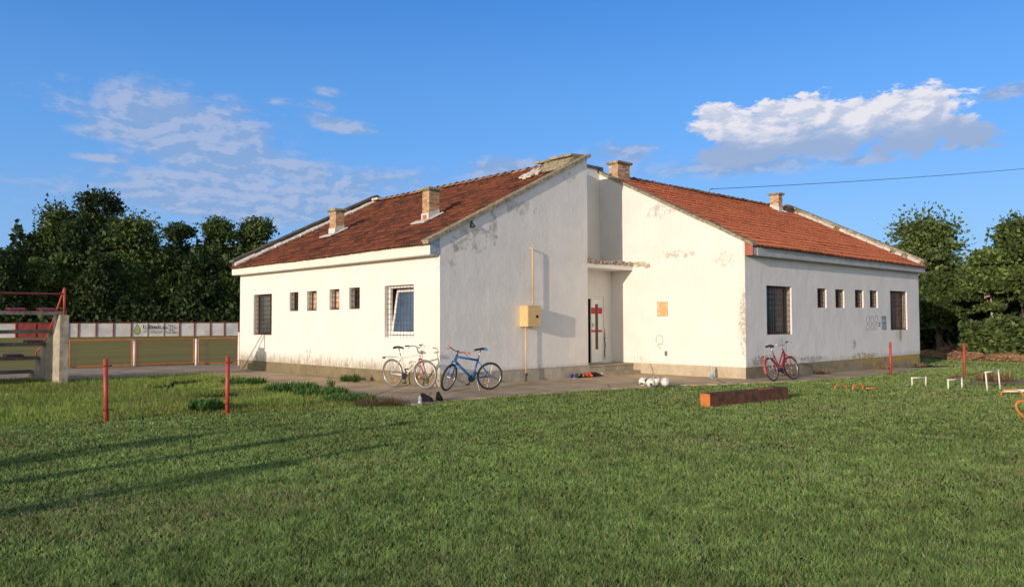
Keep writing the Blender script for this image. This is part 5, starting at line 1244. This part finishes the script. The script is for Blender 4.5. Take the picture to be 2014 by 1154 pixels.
# bare manhole slab and cut hay at the right
sheet('dirt_patch', jag([g2(1900, 753), g2(1985, 749), g2(2080, 748), g2(2090, 757), g2(1975, 758), g2(1905, 757)], .3, .05), mat('dusty_soil', (.30, .20, .13), .95, .25, 6, bump=.02), .022)
hx, hy = g2(1960, 690)
HAYM = attr_mat('dry_hay', .95, trans=.1)
def hay(name, poly_px, n, h, label):
    poly = [g2(*q) for q in poly_px]; xs_ = [p[0] for p in poly]; ys_ = [p[1] for p in poly]
    x = rng.uniform(min(xs_), max(xs_), n*3); y = rng.uniform(min(ys_), max(ys_), n*3); k_ = inpoly(x, y, poly); x, y = x[k_][:n], y[k_][:n]; m_ = len(x)
    a = rng.uniform(0, 2*np.pi, m_); L_ = rng.uniform(.15, .5, m_); z = gzv(x, y)+h*vnoise(x, y, .6)*vnoise(x, y, 1.7)*2*rng.random(m_)
    V = np.zeros((m_, 3, 3), np.float32); dx, dy = np.cos(a)*L_/2, np.sin(a)*L_/2
    V[:, 0] = np.stack([x-dx, y-dy, z], 1); V[:, 1] = np.stack([x+dx, y+dy, z+rng.uniform(0, .15, m_)], 1); V[:, 2] = np.stack([x-dx+.03, y-dy+.03, z+.05], 1)
    c = np.array([(.30, .17, .09), (.38, .23, .13), (.24, .13, .07), (.44, .30, .17)])[rng.integers(0, 4, m_)]
    return tag(tri_mesh(name, V, c, HAYM), label, kind='stuff')
hay('cut_hay', [(1780, 700), (1880, 708), (2060, 714), (2150, 716), (2160, 692), (1990, 686), (1900, 688)], 26000, .28, None)

# ------------------------------------------------------------------ trees
BARK = mat('bark', (.10, .075, .055), .95, .3, 3, bump=.02); BARKW = mat('pale_bark', (.42, .38, .32), .9, .2, 5)
def tree(P_, H_, rx, ry, z0, nleaf, ls, cols, label, nb=16, seed=1, trunk=BARK, tr=.22, group=None, name='broadleaf_tree', sparse=1.0, spiky=0, lean=0, shape='round', bare=False, limbs=9, core=True, bs=1.0):
    r_ = np.random.default_rng(seed); base_z = float(gz(P_[0], P_[1]))
    t = thing(name, label, 'tree', (float(P_[0]), float(P_[1]), base_z-.1), group=group)
    cz = (z0+H_)/2; hz = (H_-z0)/2
    # branch blobs
    B = []
    for i in range(nb):
        for _ in range(30):
            v = r_.uniform(-1, 1, 3)
            if np.linalg.norm(v) < 1 and (shape != 'round' or True): break
        f = .70; w = 1.0
        if shape == 'cone': w = 1.0-.45*max(0, v[2])
        c = np.array([v[0]*rx*f*w+lean*v[2], v[1]*ry*f*w, cz+v[2]*hz*f]); s = r_.uniform(.24, .44)*bs
        B.append((c, np.array([rx*s, ry*s, hz*s*r_.uniform(.55, .85)])))
    B.append((np.array([lean, 0, H_-hz*.30]), np.array([rx*.55, ry*.55, hz*.30]))); 
    if core: B.append((np.array([lean, 0, cz]), np.array([rx*.75, ry*.75, hz*.55])))
    # trunk and limbs
    mb = MB(); top = Vector((lean*.3, 0, cz)); mb.tube([(0, 0, 0), (r_.uniform(-.1, .1), r_.uniform(-.1, .1), z0*.6+.5), top], [tr, tr*.8, tr*.4], 8)
    for (c, s) in B[:(60 if bare else limbs)]:
        st = Vector((0, 0, z0*.7+.3)).lerp(top, r_.random()); e = Vector(c); mid = st.lerp(e, .5)+Vector((0, 0, -.08*H_*r_.random())); mb.tube([st, mid, e], [tr*.35, tr*.22, tr*.06], 5)
        if bare:
            for q in range(4): mb.tube([mid.lerp(e, r_.random()), e+Vector(tuple(r_.normal(0, .8, 3)))+Vector((0, 0, .6))], [tr*.12, .02], 4)
    mb.build('trunk', trunk, t, smooth=True)
    if bare: return t
    per = nleaf//len(B); VV = []; CC = []
    vol = np.array([b_[1].prod() for b_ in B])**(2/3); cnt = (nleaf*vol/vol.sum()).astype(int)
    for (c, s), n in zip(B, cnt):
        v = r_.normal(size=(n, 3)); v /= np.linalg.norm(v, axis=1)[:, None]; v[:, 2] = np.where(v[:, 2] < -.35, -v[:, 2]*.6, v[:, 2])
        rad = r_.random(n)**(.33 if sparse >= 1 else .25)*(1+.22*r_.normal(size=n)*.7)
        p = c+v*rad[:, None]*s; p[:, 2] = np.where(p[:, 2] > H_, 2*H_-p[:, 2], p[:, 2])
        if spiky: p += v*(r_.random(n)**5)[:, None]*spiky
        # leaf cluster as a bent quad, hanging outwards
        az = r_.uniform(0, 2*np.pi, n); el_ = r_.normal(0, .7, n); d1 = np.stack([np.cos(az)*np.cos(el_), np.sin(az)*np.cos(el_), np.sin(el_)], 1)*.6+v*.5; d1 /= np.linalg.norm(d1, axis=1)[:, None]
        d2 = np.cross(d1, r_.normal(size=(n, 3))); d2 /= np.linalg.norm(d2, axis=1)[:, None]; L_ = (ls*r_.uniform(.5, 1.4, n))[:, None]
        V = np.zeros((n, 4, 3), np.float32); V[:, 0] = p-d1*L_*.5; V[:, 1] = p+d2*L_*.34; V[:, 2] = p+d1*L_*.6; V[:, 3] = p-d2*L_*.34
        tint = r_.uniform(.75, 1.25); cc = np.array(cols)[r_.integers(0, len(cols), n)]*r_.uniform(.65, 1.35, n)[:, None]*tint
        VV.append(V); CC.append(cc)
    V = np.concatenate(VV); C_ = np.concatenate(CC); o = tri_mesh('crown', V, C_, LEAFM); o.parent = t
    return t
DK = [(.036, .066, .020), (.050, .088, .024), (.026, .050, .016)]; MD = [(.080, .130, .032), (.11, .165, .042), (.052, .092, .028)]; LG = [(.13, .19, .055), (.17, .23, .07), (.09, .145, .042)]
def lt(px, top, half, dist, nleaf, cols, label, seed, z0=2.0, ls=.42, **k):
    dist += 19; nleaf = int(nleaf*1.9); k['nb'] = int(k.get('nb', 16)*1.3)
    P_ = AT(px, 640, dist); mpp = dist/FPX*1.0
    H_ = CAM[2]+(636-top)*dist/FPX/(1+((px-1007)/FPX)**2)**.5
    rx = half*mpp*1.15/(1+((px-1007)/FPX)**2)
    return tree(P_, H_, rx, rx*.9, z0, nleaf, ls, cols, label, seed=seed, group='trees behind the pitch wall', **k)
lt(192, 368, 76, 112, 19000, DK, 'tallest dark rounded tree rising above the others at the left', 3, nb=26, z0=5)
lt(112, 400, 58, 104, 11000, MD, 'tall spreading tree with feathery edge left of the tallest dark one', 4, nb=22, spiky=1.6, z0=3)
lt(262, 425, 68, 100, 13000, MD, 'mid green tree with feathery top right of the tallest dark one', 5, nb=22, spiky=1.8, z0=3)
lt(352, 436, 56, 108, 9000, DK, 'very dark rounded tree in the middle of the left group', 6, nb=16, z0=5)
lt(425, 424, 54, 104, 10000, MD, 'green tree with a rounded top between dark tree and roof edge', 7, nb=18, z0=4)
lt(505, 424, 60, 106, 11000, MD, 'green tree whose right limb nears the clubhouse roof', 8, nb=20, z0=4)
lt(-15, 488, 50, 100, 9000, DK, 'dark tree cut by the left edge of the view', 9, nb=16)
lt(48, 446, 26, 118, 0, DK, 'bare leafless tree standing pale against the sky at left', 10, nb=26, bare=True, trunk=BARKW, name='bare_tree', tr=.25)
lt(600, 452, 60, 106, 7000, MD, 'green tree hidden behind the clubhouse roof, nearer its left eave', 11, nb=14)
lt(700, 458, 60, 106, 5000, MD, 'green tree hidden behind the middle of the clubhouse roof', 12, nb=12)
lt(-110, 470, 70, 100, 5000, MD, 'green tree outside the left edge beyond the grandstand', 13, nb=12)
frontl = ['leaning against the left frame edge above the grandstand rail', 'behind the red rail of the grandstand', 'right above the grandstand pier', 'above the shaded wall panels', 'directly left of the leaf sign', 'directly above the leaf sign', 'just right of the leaf sign', 'above the white panels near the clubhouse', 'touching the clubhouse corner', 'hidden by the clubhouse, first', 'hidden by the clubhouse, second']
for i, (px, top, half) in enumerate(((10, 500, 50), (72, 505, 48), (135, 490, 50), (200, 498, 52), (262, 505, 48), (325, 490, 48), (388, 498, 48), (440, 505, 44), (490, 498, 46), (560, 505, 55), (640, 505, 55))):
    lt(px, top, half, 95+2*(i % 3), 9000 if i < 9 else 3000, [DK, MD, MD][i % 3] if i != 2 else MD, 'bushy front tree '+frontl[i], 30+i, z0=.4, nb=22, ls=.42)
# dark understorey behind the wall
def hedge(name, p0, p1, depth, h, n, ls, cols, label=None):
    t = rng.random(n); P0 = np.array(p0[:2]); P1 = np.array(p1[:2]); d = P1-P0; nn = np.array([-d[1], d[0]])/np.linalg.norm(d)
    xy = P0+t[:, None]*d+(rng.random(n)-.5)[:, None]*depth*nn; z = h*rng.random(n)**.8*(.35+.5*vnoise(xy[:, 0], xy[:, 1], .25)+.6*vnoise(xy[:, 0]+5, xy[:, 1]+9, .9))
    p = np.stack([xy[:, 0], xy[:, 1], z+gzv(xy[:, 0], xy[:, 1])], 1); d1 = rng.normal(size=(n, 3)); d1 /= np.linalg.norm(d1, axis=1)[:, None]; d2 = np.cross(d1, rng.normal(size=(n, 3))); d2 /= np.linalg.norm(d2, axis=1)[:, None]
    L_ = (ls*rng.uniform(.5, 1.4, n))[:, None]; V = np.zeros((n, 4, 3), np.float32); V[:, 0] = p-d1*L_*.5; V[:, 1] = p+d2*L_*.34; V[:, 2] = p+d1*L_*.6; V[:, 3] = p-d2*L_*.34
    c = np.array(cols)[rng.integers(0, len(cols), n)]*rng.uniform(.6, 1.3, n)[:, None]
    return tag(tri_mesh(name, V, c, LEAFM), label, kind='stuff')
a_ = AT(-160, 640, 124); b_ = AT(700, 640, 121)
hedge('undergrowth', a_, b_, 6, 11.0, 52000, .7, DK)
a_ = AT(-160, 640, 116); b_ = AT(700, 640, 113)
hedge('undergrowth', a_, b_, 3, 4.0, 26000, .6, DK)
# right hand group, nearer
def rt(px, top, half, dist, nleaf, cols, label, seed, z0=1.0, ls=.32, **k):
    nleaf = int(nleaf*2.3); ls *= .60
    P_ = AT(px, 640, dist); H_ = CAM[2]+(631-top)*dist/FPX/(1+((px-1007)/FPX)**2)**.5; rx = half*dist/FPX*1.15/(1+((px-1007)/FPX)**2)
    return tree(P_, H_, rx, rx*.9, z0, nleaf, ls, cols, label, seed=seed, group='trees right of the clubhouse', **k)
rt(1822, 424, 96, 52, 8500, LG, 'feathery light green tree rising just behind the right roof corner', 51, spiky=1.2, nb=46, z0=2.6, ls=.34, tr=.13, core=False, bs=.62, limbs=30)
rt(2015, 428, 84, 47, 12000, LG+MD, 'tall green tree cut by the right edge of the view', 52, nb=34, core=False, bs=.8, spiky=.8, z0=3.0, ls=.34, tr=.16)
rt(1950, 482, 78, 46, 14000, LG+MD, 'broad green tree with a pale slender trunk at the right', 53, nb=18, z0=1.6, ls=.33, trunk=BARKW, tr=.09, limbs=2)
rt(1850, 528, 72, 48, 12000, MD, 'bushy tree with reddish twisted stems behind the clubhouse corner', 54, nb=18, z0=.6, ls=.30, tr=.2)
rt(1905, 560, 46, 50, 9000, DK+MD, 'dark bushy tree between the twisted one and the pale trunk', 55, nb=14, z0=.5, ls=.30)
rt(2070, 470, 70, 45, 7000, MD, 'green tree outside the right edge of the view', 56, nb=14, z0=1.0, ls=.4)
rt(1790, 560, 50, 54, 7000, MD, 'low green tree half hidden by the right clubhouse wall', 57, nb=14, z0=.8, ls=.35)
rt(1740, 500, 60, 60, 5000, MD, 'green tree hidden behind the right clubhouse roof', 58, nb=12, z0=1, ls=.4)
rt(2200, 480, 80, 50, 4000, MD, 'green tree outside the view, second beyond the right edge', 59, nb=14, z0=1.0, ls=.6)
rt(2380, 460, 90, 56, 4000, MD, 'green tree outside the view, third beyond the right edge', 60, nb=14, z0=1.0, ls=.6)
rt(2600, 450, 110, 62, 4000, LG, 'light green tree outside the view, farthest beyond the right edge', 61, nb=14, z0=1.0, ls=.6)
a_ = AT(1700, 640, 56); b_ = AT(2150, 640, 50); hedge('undergrowth', a_, b_, 5, 2.6, 16000, .38, DK)
a_ = AT(1905, 640, 43.5); b_ = AT(2140, 640, 42); hedge('tall_weeds', a_, b_, 2.4, 1.7, 9000, .22, LG+MD)
P_ = AT(1880, 668, 43.5)
stt = thing('root_stump', 'tangle of reddish roots and stems below the dark bushy trees', 'stump', (float(P_[0]), float(P_[1]), -.15)); mb = MB(); r_ = random.Random(3)
for i in range(12): a = r_.uniform(0, 6.28); mb.tube([(0, 0, 0), (.2*math.cos(a), .2*math.sin(a), .3+r_.random()*.2), (.55*math.cos(a), .55*math.sin(a), .35+r_.random()*.5)], [.07, .04, .012], 5)
mb.build('stems', mat('red_brown_bark', (.17, .10, .065), .9), stt, smooth=True)
# a house glimpsed through the leaves
P_ = AT(1850, 640, 84); hs = thing('far_house', 'red roofed house glimpsed through the trees at the right', 'house', (float(P_[0]), float(P_[1]), -.1), (0, 0, R(-35)))
mb = MB(); mb.box(-5, 5, -3.5, 3.5, 0, 4.1); mb.build('wall', mat('house_wall', (.5, .42, .34), .9), hs)
mb = MB(); mb.prism([(-4, 4.0), (4, 4.0), (0, 6.1)], 0, -5.4, 5.4); mb.build('roof', mat('house_roof', (.36, .10, .05), .85, .2, 2), hs)
for x in (-2.5, 2.5): mb = MB(); mb.box(x-.6, x+.6, -3.55, -3.501, 1.6, 2.9); mb.build('window', GLASS, hs)

# ------------------------------------------------------------------ people standing left of the view (their long shadows cross the lawn)
SKIN = mat('skin', (.45, .27, .18), .6, .05)
def person(loc, face, H_, label, shirt, shorts, hair, arms=0):
    t = thing('person', label, 'person', loc, (0, 0, R(face)), 'people standing outside the left edge'); s = H_/1.78
    J = {'pel': (0, 0, .95), 'bel': (0, 0, 1.08), 'ch': (0, 0, 1.30), 'ch2': (0, 0, 1.42), 'nk': (0, 0, 1.50), 'hd0': (.01, 0, 1.58), 'hd1': (.02, 0, 1.68), 'hd2': (.01, 0, 1.76)}
    Rr = {'pel': (.15, .11), 'bel': (.13, .10), 'ch': (.165, .11), 'ch2': (.13, .09), 'nk': (.055, .055), 'hd0': (.065, .075), 'hd1': (.078, .095), 'hd2': (.05, .06)}
    E_ = [('pel', 'bel'), ('bel', 'ch'), ('ch', 'ch2'), ('ch2', 'nk'), ('nk', 'hd0'), ('hd0', 'hd1'), ('hd1', 'hd2')]
    for n, y in (('l', 1), ('r', -1)):
        sp = .10+.03*arms
        J.update({n+'hip': (0, y*.09, .90), n+'kn': (.02, y*sp, .50), n+'an': (-.02, y*(sp+.02), .09), n+'to': (.13, y*(sp+.04), .04), n+'sh': (0, y*.185, 1.42), n+'el': (-.03, y*(.25+.05*arms), 1.13), n+'wr': (.06+.02*arms, y*(.24+.03*arms), .88), n+'pa': (.09, y*(.235+.03*arms), .81)})
        Rr.update({n+'hip': (.088, .09), n+'kn': (.055, .06), n+'an': (.036, .04), n+'to': (.035, .04), n+'sh': (.058, .058), n+'el': (.040, .042), n+'wr': (.027, .03), n+'pa': (.02, .036)})
        E_ += [('pel', n+'hip'), (n+'hip', n+'kn'), (n+'kn', n+'an'), (n+'an', n+'to'), ('ch2', n+'sh'), (n+'sh', n+'el'), (n+'el', n+'wr'), (n+'wr', n+'pa')]
        for f in range(5):
            off = (.10, y*.205, .80) if f == 4 else (.09+.022*(f-1.5), y*(.235+.03*arms), .79)
            b_ = Vector(off); L_ = (.07, .085, .08, .065, .05)[f]
            J[n+'f%d' % f] = tuple(b_+Vector((.008, -y*.005, -L_*.5))); J[n+'g%d' % f] = tuple(b_+Vector((.0, -y*.02, -L_))); Rr[n+'f%d' % f] = (.009, .009); Rr[n+'g%d' % f] = (.007, .007); E_ += [(n+'pa', n+'f%d' % f), (n+'f%d' % f, n+'g%d' % f)]
    names = list(J); me = bpy.data.meshes.new('body'); me.from_pydata([tuple(c*s for c in J[n]) for n in names], [(names.index(a), names.index(b_)) for a, b_ in E_], [])
    o = bpy.data.objects.new('body', me); COL.objects.link(o); o.parent = t
    m = o.modifiers.new('skin', 'SKIN'); 
    if not me.skin_vertices: me.attributes
    sv = me.skin_vertices[0].data if me.skin_vertices else None
    if sv is None:
        bpy.context.view_layer.objects.active = o; sv = me.skin_vertices[0].data
    for i, n in enumerate(names): sv[i].radius = (Rr[n][0]*s, Rr[n][1]*s); sv[i].use_root = (n == 'pel')
    o.modifiers.new('sub', 'SUBSURF').levels = 2; o.modifiers['sub'].render_levels = 2
    dg = bpy.context.evaluated_depsgraph_get(); m2 = bpy.data.meshes.new_from_object(o.evaluated_get(dg)); o.modifiers.clear(); o.data = m2; o.name = 'body'
    m2.materials.clear(); m2.materials.append(SKIN); m2.materials.append(shirt); m2.materials.append(shorts); m2.materials.append(BLK)
    for p in m2.polygons:
        z = p.center.z/s; y = abs(p.center.y)/s; p.use_smooth = True
        p.material_index = 3 if z < .10 else 1 if (1.0 < z < 1.49 and (z > 1.2 or y < .2)) else 2 if (.55 < z <= 1.0 and y < .19) else 0
    mb = MB(); mb.sphere((.0*s, 0, 1.715*s), .088*s, 14, 10, (1.02, .86, .85)); mb.build('hair', hair, t, smooth=True)
    mb = MB(); mb.sphere((.105*s, 0, 1.645*s), .014*s, 8, 6, (1, .8, 1.4)); 
    for y in (-1, 1): mb.sphere((.0, y*.075*s, 1.65*s), .022*s, 8, 6, (.8, .4, 1.2))
    mb.build('face_details', SKIN, t, smooth=True)
    mb = MB()
    for y in (-1, 1): mb.sphere((.085*s, y*.03*s, 1.675*s), .010*s, 8, 6)
    mb.box(.09*s, .10*s, -.022*s, .022*s, 1.608*s, 1.614*s); mb.build('eyes', BLK, t); return t
LSH = lambda h: h/math.tan(SUN_EL)
def feet(tip, h): return (tip[0]-LSH(h)*math.cos(SUN_AZ), tip[1]-LSH(h)*math.sin(SUN_AZ), 0)
HAIR = mat('dark_hair', (.03, .02, .015), .8)
sh1, sh2, sh3 = mat('white_shirt', (.7, .7, .7), .9), mat('navy_shirt', (.03, .05, .12), .9), mat('red_shirt', (.4, .05, .04), .9); so1 = mat('black_shorts', (.03, .03, .03), .9)
person(feet((-5.87, -6.62), 1.80), 40, 1.80, 'person in white shirt and black shorts standing nearest, hands at the sides', sh1, so1, HAIR, 1)
person(feet((-4.26, -4.87), 1.82), -70, 1.82, 'person in navy shirt and black shorts standing beside the one in white', sh2, so1, HAIR, 0)
person(feet((-5.86, -3.75), 1.76), 160, 1.76, 'person in red shirt and black shorts standing farthest from the camera', sh3, so1, HAIR, 0)
person(feet((-7.70, -4.35), 1.74), 20, 1.74, 'person in white shirt and black shorts standing behind, between two others', sh1, so1, HAIR, 0)

# litter scraps
for i, (px, py, lab) in enumerate(((1780, 760, 'white paper scrap in the grass left of the first hurdle'), (1624, 757, 'tiny white scrap on the lawn left of the orange arches'), (1924, 723, 'white scrap on the far right lawn above the hurdles'))):
    P_ = G(px, py); mb = MB(); mb.add([(0, 0, .03), (.14, .03, .045), (.16, -.06, .03), (.05, -.08, .04)], [(0, 1, 2, 3)]); mb.add([(0, 0, .026), (.14, .03, .041), (.16, -.06, .026), (.05, -.08, .036)], [(3, 2, 1, 0)])
    o = mb.build('paper_scrap', WHITE, None, loc=(P_[0], P_[1], P_[2])); tag(o, lab, 'litter')
